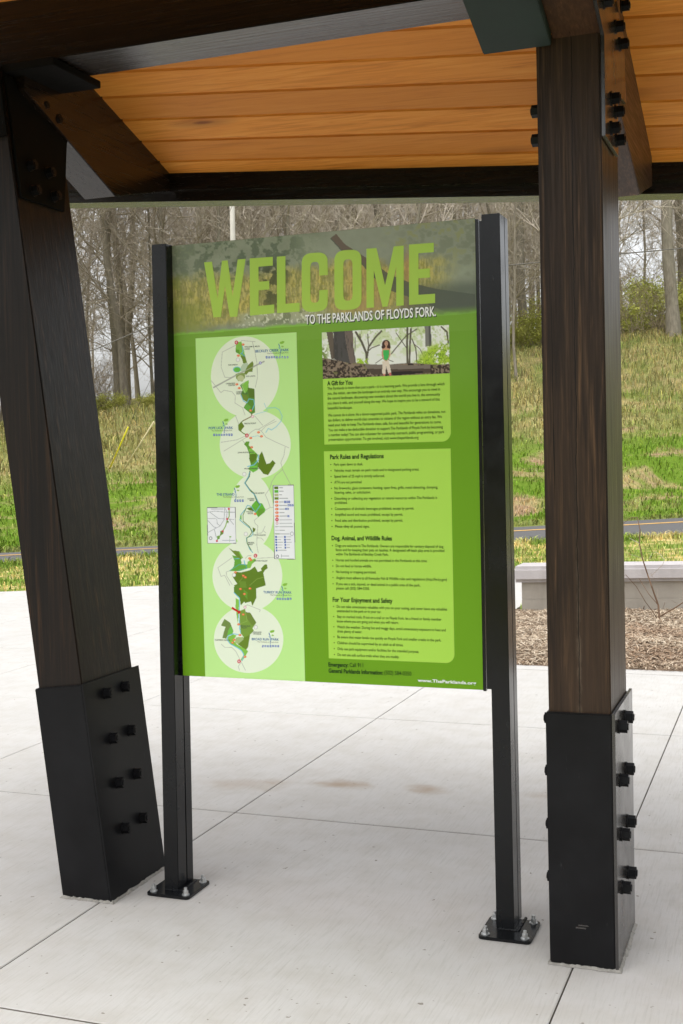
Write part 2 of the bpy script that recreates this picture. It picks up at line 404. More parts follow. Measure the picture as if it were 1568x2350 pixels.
while k < 80000:                       # hillside
    u = rnd.uniform(-8, 34); v = rnd.random()**1.25*20+.1; x, y = xy_of(u, v)
    if x/y > .03 or x/y < -.86: continue
    tall = min(1, max(0, (v-5)/6))
    h = rnd.uniform(.05, .16)*(1-tall)+rnd.uniform(.12, .42)*tall
    if mnoise.noise(Vector((x*.5, y*.5, 7))) < -.25: h *= .5
    pts.append((x, y, ground_z(x, y))); hs_.append(h); ws.append(rnd.uniform(.014, .034)); k += 1
tag(blades('grass', pts, hs_, ws, .9, turf_blade), 'rough straw coloured and green grass of the verge and hillside', 'grass', kind='stuff')
BARE = 1

# ------------------------------------------------------------------ mulch bed, seat wall, sapling
m = MB()
bedz = lambda x, y: .015+.05*min(1, (y-BED_Y)/.5)+.018*mnoise.noise(Vector((x*3, y*3, 1)))
nx, ny = 90, 44
WL = lambda x: 10.76+.24*(x+2.38)         # front of the seat wall
for j in range(ny+1):
    for i in range(nx+1):
        x = BED_X+.02+5.6*i/nx; y = BED_Y+.01+(WL(x)+.1-BED_Y)*j/ny
        m.v.append((x, y, bedz(x, y) if 0 < j and i > 0 else -.02))
for j in range(ny):
    for i in range(nx):
        a = j*(nx+1)+i; m.f.append((a, a+1, a+nx+2, a+nx+1))
t = NT('mulch_soil'); n = t.noise(t.coord(), 22, 5, .7)
mulch_soil = t.fin(t.ramp(n, [(.3, (.10, .068, .045)), (.6, (.26, .19, .135))]), .95, .1)
bed = m.build('mulch_bed', mulch_soil, smooth=True, fix=False); tag(bed, kind='structure')
t = NT('shredded_bark_mulch'); at = t.n('ShaderNodeAttribute', attribute_name='tone'); n = t.noise(t.coord(), 1.4, 3)
c = t.ramp(at.outputs['Fac'], [(0, (.10, .06, .035)), (.3, (.29, .21, .14)), (.65, (.45, .365, .265)), (1, (.66, .57, .45))])
c = t.mix(t.ramp(n, [(.48, BLACK), (.7, (.5,)*3)]), c, (.22, .115, .06))
mulch_m = t.fin(c, .9, .1)
V, Fc, T = [], [], []
for k in range(34000):
    x = rnd.uniform(BED_X, .8); y = rnd.uniform(BED_Y-.03, WL(x)-.0)
    z = max(bedz(x, y), .006)+rnd.uniform(.0, .018)
    L = rnd.uniform(.025, .10)*rnd.choice((.6, 1, 1)); W = rnd.uniform(.003, .009); a = rnd.uniform(0, math.pi); tl = rnd.gauss(0, .22)
    dx, dy = math.cos(a), math.sin(a); bz = math.sin(tl)*L/2
    if y < BED_Y+.05: L *= .5
    kx, ky = -dy*W/2, dx*W/2; b = len(V); cv = rnd.uniform(0, .006)
    V += [(x-dx*L/2+kx, y-dy*L/2+ky, z-bz), (x-dx*L/2-kx, y-dy*L/2-ky, z-bz), (x-kx, y-ky, z+cv+rnd.uniform(-.003, .003)), (x+kx, y+ky, z+cv), (x+dx*L/2-kx, y+dy*L/2-ky, z+bz), (x+dx*L/2+kx, y+dy*L/2+ky, z+bz)]
    Fc += [(b, b+1, b+2, b+3), (b+3, b+2, b+4, b+5)]; T += [rnd.betavariate(2.2, 1.6)]*6
me = bpy.data.meshes.new('mulch'); me.from_pydata(V, [], Fc); me.update()
me.attributes.new('tone', 'FLOAT', 'POINT').data.foreach_set('value', T)
tag(link('mulch', me, mulch_m), 'shredded pale brown bark mulch covering the planting bed below the seat wall', 'mulch', kind='stuff')

sw = thing('seat_wall', 'low concrete seat wall with rounded grey cap behind the mulch bed', 'wall', (-2.33, 10.76, 0))
inv = Matrix.Translation((2.33, -10.76, 0))
def wpt(s_, d, z): return Vector((s_, d+.24*s_, z))          # local: along wall, behind front, height
def wall_box(s0, s1, d0, d1, z0, z1):
    b = MB(); vs = [wpt(s, d, z) for z in (z0, z1) for s, d in ((s0, d0), (s1, d0), (s1, d1), (s0, d1))]
    return b.add(vs, [(3, 2, 1, 0), (4, 5, 6, 7), (0, 1, 5, 4), (1, 2, 6, 5), (2, 3, 7, 6), (3, 0, 4, 7)])
b = wall_box(0.02, 6.2, 0.0, .30, -.05, .165); b2 = wall_box(.02, 6.2, .004, .30, .172, .325); b.add(b2.v, b2.f)
b2 = wall_box(.022, 6.2, .006, .29, .16, .18); b.add(b2.v, b2.f)
b.build('wall', wall_m, sw)
for s0, s1 in ((-.06, 1.655), (1.665, 3.3), (3.31, 4.95), (4.96, 6.3)):
    wall_box(s0, s1, -.055, .36, .325, .47).build('cap', cap_m, sw, bevel=.032, smooth=False)

bark_tw = plain('reddish_twig_bark', (.15, .095, .06), .8, 0, .2)
bark_tip = plain('pale_twig_bark', (.34, .29, .25), .8, 0, .2)
sp = thing('sapling', 'thin bare sapling with drooping tip growing in the mulch bed', 'sapling', (-1.065, 10.36, .05))
S_ = .000738
def tr(pts, dep, amp=.05):
    return [((x-565)*S_, dep*(i/len(pts))+amp*rnd.uniform(-.4, .4)*(i > 0), (1720-y)*S_-.02) for i, (x, y) in enumerate(pts)]
mm = MB(); mm.tube(tr([(565, 1745), (566, 1650), (550, 1500), (480, 1280), (430, 1150), (380, 970), (345, 790), (355, 640), (320, 510), (260, 505), (185, 555), (110, 615)], .1), [.011, .0095, .008, .0065, .006, .0055, .005, .0042, .0035, .0028, .0022, .0015], 5)
mm.build('stem', bark_tw, sp)
for p, d, r in (([(552, 1690), (500, 1570), (430, 1450), (330, 1270), (220, 1130)], -.2, .0045), ([(550, 1500), (440, 1380), (325, 1220)], .2, .004), ([(575, 1625), (650, 1570), (740, 1510), (840, 1440), (960, 1400)], -.15, .006), ([(600, 1540), (635, 1445)], -.1, .003), ([(760, 1480), (700, 1425)], -.1, .0025),
                ([(470, 1170), (600, 1040), (615, 990), (560, 930), (500, 905)], .2, .003), ([(380, 970), (310, 935), (240, 905)], -.1, .003), ([(350, 800), (230, 740)], .15, .0025), ([(470, 1130), (515, 1250)], .1, .0022), ([(455, 975), (490, 905)], .1, .0022), ([(545, 1480), (538, 1310)], .1, .003), ([(840, 1440), (800, 1405)], -.1, .0022)):
    q = tr(p, d); q[0] = (q[0][0], q[0][1]*0+.03, q[0][2]); MB().tube(q, [r*(1-.55*i/len(q)) for i in range(len(q))], 4).build('branch', bark_tip if r < .0035 else bark_tw, sp)

# ------------------------------------------------------------------ bare woodland
t = NT('woodland_bark'); n = t.noise(t.coord((7, 7, 1.6)), 2.0, 5, .65); n2 = t.noise(t.coord((.7, .7, .3)), 1, 3)
oi = t.n('ShaderNodeObjectInfo')
c = t.ramp(n, [(.3, (.19, .165, .13)), (.55, (.31, .275, .22)), (.8, (.45, .405, .335))])
c = t.mix(t.math('MULTIPLY', oi.outputs['Random'], .5), c, (.16, .15, .11)); c = t.mix(t.ramp(n2, [(.5, BLACK), (.75, (.35,)*3)]), c, (.12, .14, .08))
t.bump(n, .5, .03); bark = t.fin(c, .9, .15)
t = NT('woodland_twigs'); oi = t.n('ShaderNodeObjectInfo')
twig = t.fin(t.mix(oi.outputs['Random'], (.29, .25, .19), (.60, .53, .445)), .9, .15)

def seg_mesh(name, segs, n, mat):
    """segs: array rows p0(3) p1(3) r0 r1 -> many open n-sided prisms in one mesh"""
    S = np.array(segs, float); p0, p1, r0, r1 = S[:, 0:3], S[:, 3:6], S[:, 6], S[:, 7]
    d = p1-p0; d /= np.linalg.norm(d, axis=1, keepdims=True)+1e-9
    ref = np.where(np.abs(d[:, 2:3]) < .9, np.array([[0, 0, 1.]]), np.array([[1., 0, 0]]))
    a = np.cross(d, ref); a /= np.linalg.norm(a, axis=1, keepdims=True); b = np.cross(d, a)
    V = np.empty((len(S), 2*n, 3))
    for j in range(n):
        th = 2*math.pi*j/n; o_ = a*math.cos(th)+b*math.sin(th)
        V[:, j] = p0+o_*r0[:, None]; V[:, n+j] = p1+o_*r1[:, None]
    Q = np.array([[j, (j+1) % n, n+(j+1) % n, n+j] for j in range(n)])
    Fq = (np.arange(len(S))[:, None, None]*2*n+Q[None]).reshape(-1, 4)
    me = bpy.data.meshes.new(name); me.from_pydata(V.reshape(-1, 3).tolist(), [], Fq.tolist()); me.update()
    me.polygons.foreach_set('use_smooth', [True]*len(me.polygons)); me.materials.append(mat); return me
def rv(R): return Vector((R.gauss(0, 1), R.gauss(0, 1), R.gauss(0, 1)))
def grow(R, p, d, L, r, k, lvl, out, up=.25, wob=.22):
    """one limb of k segments; returns sampled points"""
    pts = [(p.copy(), d.copy(), r)]
    for i in range(k):
        d = (d+rv(R)*wob+Vector((0, 0, up/k))).normalized(); q = p+d*(L/k); r2 = max(r*(1-.85*(i+1)/k), r*.12)
        r1 = max(r*(1-.85*i/k), r*.12); out.append((*p, *q, r1, r2)); p = q; pts.append((p.copy(), d.copy(), r2))
    return pts
def make_tree(seed, H, r0, first=.22, n1=24, spread=.85, forked=False):
    R = random.Random(seed); trunk, br = [], []
    d = Vector((R.gauss(0, .04), R.gauss(0, .04), 1)).normalized(); p = Vector((0, 0, -.25)); tp = []
    k = 14
    for i in range(k):
        d = (d+Vector((R.gauss(0, .045), R.gauss(0, .045), .12))).normalized(); q = p+d*(H/k)
        ra = r0*(1-.80*i/k)*(1.3 if i == 0 else 1); rb = r0*(1-.80*(i+1)/k); trunk.append((*p, *q, ra, rb)); tp.append((p.copy(), q.copy(), rb)); p = q
    for b in range(n1):
        f = first+(1-first)*(b+R.random())/n1; i = min(k-1, int(f*k)); a, c_, rr = tp[i]; p = a.lerp(c_, f*k-i)
        ang = R.uniform(0, 6.283); el = R.uniform(.25, .9)+.5*f
        d = Vector((math.cos(ang)*math.cos(el), math.sin(ang)*math.cos(el), math.sin(el)))
        L = H*R.uniform(.18, .34)*(1.15-.75*f)*spread; r = min(rr*.5, .0065*L+.008)
        P1 = grow(R, p, d, L, r, 6, 1, br, .35, .17)
        for s in range(int(5+L*1.7)):
            pp, dd, pr = P1[R.randint(1, 6)]; d2 = (dd+rv(R)*.55+Vector((0, 0, .15))).normalized()
            L2 = L*R.uniform(.22, .5); P2 = grow(R, pp, d2, L2, max(pr*.65, .0125), 4, 2, br, .3, .22)
            for s2 in range(5):
                pp2, dd2, pr2 = P2[R.randint(1, 4)]; d3 = (dd2+rv(R)*.6+Vector((0, 0, .15))).normalized()
                L3 = L2*R.uniform(.3, .6); P3 = grow(R, pp2, d3, L3, max(pr2*.65, .0095), 2, 3, br, .2, .25)
                for s3 in range(1):
                    pp3, dd3, pr3 = P3[R.randint(1, 2)]; grow(R, pp3, (dd3+rv(R)*.6).normalized(), L3*.7, .008, 1, 4, br, .1, .2)
    return seg_mesh('trunk', trunk, 8, bark), seg_mesh('branches', br, 3, twig)
VAR = [make_tree(100+i, H, r, f, n, s) for i, (H, r, f, n, s) in enumerate((
    (19, .12, .14, 30, .9), (21, .15, .16, 30, .85), (17, .09, .10, 30, .85), (15, .065, .08, 28, .8), (22, .14, .22, 28, .95), (18, .105, .08, 32, .9), (13, .05, .06, 26, .75), (20, .17, .16, 30, 1.0), (16, .08, .1, 28, .85)))]
def put_tree(var, x, y, rz, sc, label, group=None, z=None):
    r = thing('tree', label, 'tree', (x, y, ground_z(x, y) if z is None else z), group); r.rotation_euler = (0, 0, rz); r.scale = (sc,)*3
    for nm, me in zip(('trunk', 'branches'), VAR[var]):
        o = bpy.data.objects.new(nm, me); COL.objects.link(o); o.parent = r
    return r
spots = []; tries = 0
while len(spots) < 150 and tries < 40000:
    tries += 1
    d = 37+rnd.random()**1.3*55; az = rnd.uniform(-.80, -.015); x, y = d*math.sin(az), d*math.cos(az)
    u, v = uv_of(x, y)
    if v < (14.5 if u < 15 else 16.5): continue
    if any((x-a)**2+(y-b)**2 < 1.5 for a, b in spots): continue
    spots.append((x, y))
for x, y in spots:
    put_tree(rnd.choice((0, 0, 1, 2, 2, 3, 3, 4, 5, 5, 6, 6, 7, 8, 8)), x, y, rnd.uniform(0, 6.28), rnd.uniform(.85, 1.15),
             'bare grey brown tree among the leafless woods on the hilltop', 'bare trees of the hilltop wood')
far_spots = []
while len(far_spots) < 55:
    d = 46+rnd.random()*42; az = rnd.uniform(-.80, -.015); x, y = d*math.sin(az), d*math.cos(az); u, v = uv_of(x, y)
    if v < 19 or any((x-a)**2+(y-b)**2 < 1.2 for a, b in spots+far_spots): continue
    far_spots.append((x, y))
    put_tree(rnd.choice((2, 3, 3, 5, 6, 6, 8)), x, y, rnd.uniform(0, 6.28), rnd.uniform(.85, 1.2),
             'bare grey brown tree among the leafless woods on the hilltop', 'bare trees of the hilltop wood')
# the ones that stand out
VAR.append(make_tree(501, 19, .26, .22, 24, 1.0)); VAR.append(make_tree(502, 9.5, .055, .25, 16, .6)); VAR.append(make_tree(503, 20, .2, .3, 22, .9))
put_tree(9, -4.25, 47.6, 1.1, 1.0, 'thick trunked bare tree at the grassy hill crest right of the timber post')
put_tree(10, -8.46, 39.23, .4, 1.0, 'slender pale young tree standing alone on the grass slope just right of the sign')
put_tree(11, -10.1, 48.6, 2.0, 1.0, 'large straight bare tree between the sign and the right timber post')
put_tree(5, -19.9, 36.5, .3, .9, 'bare tree nearest the left leaning timber post with an upright straight trunk')

def make_scrub(seed, H, n, mat):
    R = random.Random(seed); br = []
    for i in range(n):
        a = R.uniform(0, 6.28); P1 = grow(R, Vector((R.gauss(0, .3), R.gauss(0, .3), -.1)), Vector((math.cos(a)*.5, math.sin(a)*.5, 1)).normalized(), H*R.uniform(.5, 1), .012, 5, 1, br, .0, .2)
        for s in range(7):
            pp, dd, pr = P1[R.randint(1, 5)]; P2 = grow(R, pp, (dd+rv(R)*.7).normalized(), H*R.uniform(.15, .4), .006, 3, 2, br, .1, .3)
            for s2 in range(3):
                p3, d3, r3 = P2[R.randint(1, 3)]; grow(R, p3, (d3+rv(R)*.7).normalized(), H*.13, .004, 1, 3, br)
    return seg_mesh('stems', br, 3, mat)
t = NT('dry_scrub_twigs'); oi = t.n('ShaderNodeObjectInfo'); scrub_m = t.fin(t.mix(oi.outputs['Random'], (.26, .205, .145), (.36, .30, .215)), .9, .1)
SC = [make_scrub(300+i, h, n, scrub_m) for i, (h, n) in enumerate(((2.6, 20), (1.8, 18), (3.4, 22)))]
k = 0
while k < 56:
    d = 36+rnd.random()**1.6*34; az = rnd.uniform(-.80, -.02); x, y = d*math.sin(az), d*math.cos(az); u, v = uv_of(x, y)
    if v < (14 if u < 15 else 18): continue
    o = bpy.data.objects.new('bare_shrub', SC[k % 3]); COL.objects.link(o); o.location = (x, y, ground_z(x, y)); o.rotation_euler.z = rnd.uniform(0, 6.28); o.scale = (rnd.uniform(.8, 1.3),)*3
    tag(o, 'leafless brown shrub in the undergrowth below the bare trees', 'shrub', 'leafless shrubs of the undergrowth'); k += 1

t = NT('spring_leaves'); at = t.n('ShaderNodeAttribute', attribute_name='tone'); oi = t.n('ShaderNodeObjectInfo')
c = t.ramp(at.outputs['Fac'], [(0, (.15, .19, .025)), (.5, (.34, .37, .06)), (1, (.54, .54, .14))])
c = t.mix(t.math('MULTIPLY', oi.outputs['Random'], .45), c, (.24, .22, .06)); leaf_m = t.fin(c, .7, .2)
def make_bush(seed, W, H, n):
    R = random.Random(seed); V, Fc, T, br = [], [], [], []
    cl = [(Vector((R.gauss(0, W*.42), R.gauss(0, W*.42), R.uniform(.1, .85)*H)), R.uniform(.22, .5)*W*.6, R.random()) for _ in range(22)]
    for c_, s, t_ in cl:
        br.append((R.gauss(0, .1), R.gauss(0, .1), -.1, *c_, .012, .005))
        for i in range(n//22):
            p = c_+rv(R)*(s*.55)
            if p.z < .02: continue
            z = R.uniform(.03, .07); a, b2 = rv(R).normalized(), rv(R).normalized(); k = len(V)
            V += [tuple(p), tuple(p+a*z*1.6+b2*z*.5), tuple(p+a*z*1.6-b2*z*.5)]; Fc.append((k, k+1, k+2)); T += [min(1, max(0, .25+.35*t_+.3*R.random()))]*3
    me = bpy.data.meshes.new('foliage'); me.from_pydata(V, [], Fc); me.update(); me.attributes.new('tone', 'FLOAT', 'POINT').data.foreach_set('value', T); me.materials.append(leaf_m)
    return me, seg_mesh('stems', br, 3, scrub_m)
BU = [make_bush(700+i, w_, h_, 6200) for i, (w_, h_) in enumerate(((1.9, 1.5), (1.5, 1.1), (2.4, 2.1)))]
def put_bush(var, x, y, sc, label, group=None):
    r = thing('bush', label, 'bush', (x, y, ground_z(x, y)), group); r.rotation_euler.z = rnd.uniform(0, 6.28); r.scale = (sc, sc, sc*rnd.uniform(.8, 1.1))
    for me, nm in zip(BU[var], ('foliage', 'stems')):
        o = bpy.data.objects.new(nm, me); COL.objects.link(o); o.parent = r
gl = 'loose yellow green bush leafing out along the hill crest'
for az, d, v_, s in ((-.016, 50, 2, 1.0), (-.045, 51.5, 0, 1.1), (-.075, 50.5, 1, 1.2), (-.105, 52, 0, 1.2), (-.135, 49.5, 1, 1.1), (-.165, 50, 0, 1.1), (-.200, 48.5, 0, 1.0), (-.218, 47.5, 1, .9), (-.246, 49.5, 0, 1.0), (-.055, 55, 2, 1.1), (-.12, 57, 2, 1.1), (-.20, 55, 2, 1.1), (-.155, 47.6, 1, .8), (-.02, 46.5, 1, .6)):
    put_bush(v_, d*math.sin(az), d*math.cos(az), s, gl, 'green bushes along the hill crest')
for az, d, v_, s in ((-.505, 38.5, 1, .5), (-.545, 39.5, 1, .55)):
    put_bush(v_, d*math.sin(az), d*math.cos(az), s, 'small green bush at the foot of the bare trees above the guy wires', 'small green bushes on the left')

# ------------------------------------------------------------------ utility pole, wires
pole_m = plain('weathered_pale_pole_wood', (.66, .63, .58), .85, 0, .2, .15, 5)
up = thing('utility_pole', 'pale slim utility pole rising behind the sign in front of the woods', 'pole', (-15.15, 32.0, ground_z(-15.15, 32.0)-.1))
MB().tube([(0, 0, 0), (.05, 0, 5), (.1, 0, 11)], [.085, .075, .065], 10).build('shaft', pole_m, up, smooth=True)
MB().box(-.9, 1.1, -.06, .06, 10.4, 10.52).build('crossarm', pole_m, up)
wire_m = plain('dull_wire', (.15, .14, .125), .8, 0, .1); yel = plain('yellow_guard_plastic', (.85, .76, .02), .45); tanp = plain('tan_guard_plastic', (.70, .60, .36), .5)
gz_ = lambda p: (p[0], p[1], ground_z(p[0], p[1]))
gw = thing('guy_wire', 'guy wire with bright yellow guard anchored in the grass', 'guy wire', gz_((-15.42, 25.38)))
L_ = Vector(gw.location)
A0, A1, A2 = Vector((-15.42, 25.38, gw.location.z-.05)), Vector((-14.39, 24.6, 2.21)), Vector((-12.86, 23.17, 3.36))
A3 = A2+(A2-A1)*3.4
MB().tube([A0-L_, A1-L_], .017, 8).build('guard', yel, gw, smooth=True); MB().tube([A1-L_, A2-L_, A3-L_], .0045, 6).build('cable', wire_m, gw)
gw2 = thing('guy_wire', 'guy wire with pale tan guard beside the sign edge', 'guy wire', gz_((-14.91, 25.14))); L_ = Vector(gw2.location)
B0, B1 = Vector((-14.91, 25.14, gw2.location.z-.05)), Vector((-13.64, 24.46, 2.305)); B2 = B1+(B1-B0)*5
MB().tube([B0-L_, B1-L_], .017, 8).build('guard', tanp, gw2, smooth=True); MB().tube([B1-L_, B2-L_], .0045, 6).build('cable', wire_m, gw2)
pw = MB().tube([(-26, 12.5, -.6+4.0), (-12.67, 20.38, 3.58), (-11.66, 20.98, 4.07), (-8.5, 22.4, 4.75), (-5.21, 23.43, 5.06), (-4.59, 23.5, 5.085), (-3.17, 23.79, 5.17), (-1.96, 23.95, 5.21), (9, 25, 5.6)], .011, 6).build('overhead_cable', wire_m)
tag(pw, 'dark overhead cable crossing in front of the bare trees', 'cable')

# ------------------------------------------------------------------ timber shelter
sh = thing('park_shelter', 'open timber park shelter with dark stained posts and orange pine board ceiling around the sign', 'shelter', (0, 0, 0))
Ea, Rb, A_ = Vector((.995, .081, -.063)).normalized(), Vector((0, .948, -.32)).normalized(), Vector((-.508, 4.016, 2.9105))
Nn = Ea.cross(Rb).normalized()
CP = lambda a, b, n=0.0: A_+Ea*a+Rb*b+Nn*n
def ceil_z(x, y): return A_.z-(Nn.x*(x-A_.x)+Nn.y*(y-A_.y))/Nn.z
# boards
V, Fc, T = [], [], []
b0 = .024-.157*10; k = 0
while b0 < .95:
    b1 = min(b0+.157, .985)
    a = -3.4
    while a < 1.2:
        a2 = 1.2
        prof = [(b0+.0008, .012), (b0+.008, .0), (b1-.008, 0), (b1-.0008, .012), (b1-.0008, .03), (b0+.0008, .03)]; n0 = len(V)
        V += [tuple(CP(q, b, n)) for q in (a+.0008, a2-.0008) for b, n in prof]
        Fc += [tuple(range(n0, n0+6)), tuple(range(n0+6, n0+12))[::-1]]+[(n0+i, n0+6+i, n0+6+(i+1) % 6, n0+(i+1) % 6) for i in range(6)]
        T += [rnd.random()]*12; a = a2
    b0 += .157
me = bpy.data.meshes.new('ceiling_boards'); me.from_pydata(V, [], Fc); me.update()
me.attributes.new('tone', 'FLOAT', 'POINT').data.foreach_set('value', T)
cb = link('ceiling_boards', me, pine_m, sh)
MB().prism([CP(-3.45, -1.6, .034), CP(1.25, -1.6, .034), CP(1.25, 1.05, .034), CP(-3.45, 1.05, .034)], Nn*.12).build('roof', painted_steel('dark_roof_metal', (.03, .03, .032), .5), sh)
# eave beam
Mo = Vector((-.081, .995, 0)).normalized()
def eave_prism(sec):            # sec: (outward, dz) profile extruded along the eave
    a0, a1 = CP(-3.4, .925), CP(1.2, .925); return MB().prism([a0+Mo*o+Vector((0, 0, dz)) for o, dz in sec], a1-a0)
eb = eave_prism([(0, -.108), (.0, .12), (.13, .07), (.13, -.108)]).build('eave_beam', wood_x, sh, bevel=.002)
eave_prism([(-.022, -.062), (-.022, .1), (-.001, .1), (-.001, -.062)]).build('ledger_strip', wood_x, eb)
# rafters
def rafter(x0, x1, yz, mat): return MB().prism([(x0, y, z) for y, z in yz], (x1-x0, 0, 0)).build('rafter', mat, sh, bevel=.003)
rafter(-.646, -.508, [(2.51, 3.041), (4.436, 2.417), (4.643, 2.475), (4.84, 2.525), (4.84, 2.6445), (2.51, 3.431)], wood_y_lit)
rafter(-2.655, -2.513, [(3.66, 2.826), (4.253, 2.567), (4.69, 2.672), (4.82, 2.69), (4.82, 2.724), (3.66, 3.116)], wood_y_shaded)
# cross beam resting on the posts
x0, x1 = -3.8, -.62
vs = [(x, y, z) for z in (0, 1) for x, y in ((x0, 3.62), (x1, 3.62), (x1, 3.84), (x0, 3.84))]
vs = [(x, y, 2.90 if z == 0 else ceil_z(x, y)+.012) for x, y, z in vs]
MB().add(vs, [(3, 2, 1, 0), (4, 5, 6, 7), (0, 1, 5, 4), (1, 2, 6, 5), (2, 3, 7, 6), (3, 0, 4, 7)]).build('cross_beam', wood_x, sh, bevel=.003)
vs = [(x, y, z) for z in (0, 1) for x, y in ((-3.8, 2.36), (.8, 2.36), (.8, 2.5), (-3.8, 2.5))]
vs = [(x, y, 2.85 if z == 0 else ceil_z(x, y)-.002) for x, y, z in vs]
MB().add(vs, [(3, 2, 1, 0), (4, 5, 6, 7), (0, 1, 5, 4), (1, 2, 6, 5), (2, 3, 7, 6), (3, 0, 4, 7)]).build('cross_beam', wood_x, sh)  # unseen front beam, added so post heads and beam face reflect something dark
# posts
def lean_box(x0, x1, y0, y1, z0, z1, lean, bevel=.004, name='post', mat=None, par=None):
    xc = (x0+x1)/2
    vs = []
    for zz in (z0, z1):
        for x, y in ((x0, y0), (x1, y0), (x1, y1), (x0, y1)):
            z = zz - (lean*(x-xc) if zz > .01 else 0); vs.append((x+lean*z, y, z))
    return MB().add(vs, [(3, 2, 1, 0), (4, 5, 6, 7), (0, 1, 5, 4), (1, 2, 6, 5), (2, 3, 7, 6), (3, 0, 4, 7)]).build(name, mat, par, bevel=bevel)
LR, LL = -.0045, -.116
lean_box(-.6825, -.500, 3.545, 3.885, .02, 2.72, LR, .004, 'post', wood_post, sh)
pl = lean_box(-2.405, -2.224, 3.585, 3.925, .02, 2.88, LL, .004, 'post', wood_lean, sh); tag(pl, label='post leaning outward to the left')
# bolts (shared meshes)
def bolt_mesh(name, r, h, wr, wh, n=6):
    b = MB(); ring = lambda rr, z, k: [(rr*math.cos(2*math.pi*i/k+.3), rr*math.sin(2*math.pi*i/k+.3), z) for i in range(k)]
    b.prism(ring(wr, 0, 18), (0, 0, wh)); b.prism(ring(r, wh, n), (0, 0, h-wh)); b.prism(ring(r*.55, h, 12), (0, 0, h*.12))
    m = b.mesh(name); bm = bmesh.new(); bm.from_mesh(m); bmesh.ops.recalc_face_normals(bm, faces=bm.faces); bm.to_mesh(m); bm.free(); return m
BOLT = bolt_mesh('bolt', .0185, .026, .021, .004); BOLT.materials.append(steel)
def bolt(parent, p, axis):
    o = bpy.data.objects.new('bolt', BOLT); COL.objects.link(o); o.parent = parent; o.location = p
    q = Vector(axis).to_track_quat('Z', 'Y'); o.rotation_euler = q.to_euler()
    return o
def grout_ring(name, x0, x1, y0, y1, par, seed):
    R = random.Random(seed); outer = []
    def side(p, q, k):
        for i in range(k):
            f = i/k; c = Vector(p).lerp(Vector(q), f); d = (c-Vector(((x0+x1)/2, (y0+y1)/2))).normalized()
            outer.append(c+d*R.uniform(-.002, .004))
    e = .007
    side((x0-e, y0-e), (x1+e, y0-e), 22); side((x1+e, y0-e), (x1+e, y1+e), 30); side((x1+e, y1+e), (x0-e, y1+e), 22); side((x0-e, y1+e), (x0-e, y0-e), 30)
    n = len(outer); cx, cy = (x0+x1)/2, (y0+y1)/2
    V = [(*p, .001) for p in outer]+[(cx+(p.x-cx)*.93, cy+(p.y-cy)*.955, R.uniform(.004, .011)) for p in outer]+[(cx, cy, .006)]
    return MB().add(V, [(i, (i+1) % n, n+(i+1) % n, n+i) for i in range(n)]+[(n+i, n+(i+1) % n, 2*n) for i in range(n)]).build(name, grout, par)
# steel sleeves round the feet
s1 = lean_box(-.690, -.497, 3.532, 3.900, .006, .758, -.004, .003, 'post_sleeve', steel, sh)
MB().prism([(-.4972, 3.530, .006), (-.4972, 3.918, .006), (-.4995, 3.925, .762), (-.4995, 3.530, .762)], (.009, 0, 0)).build('side_plate', steel_gloss, s1)
for y in (3.600, 3.733):
    for z in (.712, .55, .385, .222): bolt(s1, (-.4885+(-.0015 if z > .5 else 0), y+(.712-z)*.05, z), (1, 0, 0))
for y in (3.66,):
    for z in (.712, .55, .385, .222): bolt(s1, (-.6905-.004*z, y, z), (-1, 0, 0))
MB().box(-.612, -.582, 3.5305, 3.5335, .118, .123).box(-.604, -.575, 3.5305, 3.5335, .126, .130).build('weld_mark', steel_gloss, s1)
grout_ring('grout_bed', -.690, -.487, 3.532, 3.905, sh, 4)
s2 = lean_box(-2.412, -2.218, 3.572, 3.940, .006, .745, LL, .003, 'post_sleeve', steel, sh)
sp_ = [(-2.2182+LL*z, y, z) for y, z in ((3.570, .006), (3.952, .006), (3.952, .758), (3.570, .758))]
MB().prism(sp_, (.006, 0, .0007)).build('side_plate', steel, s2)
ax = Vector((1, 0, -LL*-1)).normalized(); ax = Vector((1, 0, .116)).normalized()
for y in (3.705, 3.83):
    for z in (.702, .542, .384, .222): bolt(s2, (-2.2115+LL*z, y, z), ax)
grout_ring('grout_bed', -2.412, -2.212, 3.572, 3.945, sh, 5)
# connector plates at the post heads
xp = -.5075
pp = [(3.528, 2.412), (3.80, 2.412), (3.80, 2.60), (4.00, 2.62), (3.965, 2.815), (3.42, 3.0), (3.37, 3.0), (3.37, 2.75), (3.528, 2.69)]
c1 = MB().prism([(xp, y, z) for y, z in pp], (.010, 0, 0)).build('connector_plate', steel_gloss, sh, bevel=.0015)
for y, z in ((3.521, 2.78), (3.89, 2.889), (3.761, 2.786), (3.854, 2.763), (3.65, 2.546), (3.74, 2.531), (3.643, 2.46), (3.756, 2.451)):
    bolt(c1, (xp+.010, y, z), (1, 0, 0))
for z in (2.522, 2.438): bolt(c1, (-.694, 3.60, z), (-1, 0, 0))
yz = [(2.7, 2.68-.337*(2.7-3.54)), (3.532, 2.6825), (3.532, 2.86), (2.7, 2.86+.28)]
b1_ = MB().prism([(-.846, y, z) for y, z in yz], (.199, 0, 0)).build('beam_bracket', steel_dark, sh, bevel=.003)
xq = lambda z: -2.2235+LL*z
pq = [(3.60, 2.44), (3.86, 2.436), (3.95, 2.74), (3.92, 2.86), (3.60, 2.86)]
c2 = MB().prism([(xq(z)+.001, y, z) for y, z in pq], (.010, 0, .001)).build('connector_plate', steel_matte, sh)
for y, z in ((3.672, 2.564), (3.783, 2.561), (3.675, 2.476), (3.80, 2.48), (3.798, 2.807), (3.874, 2.774)): bolt(c2, (xq(z)+.011, y, z), ax)
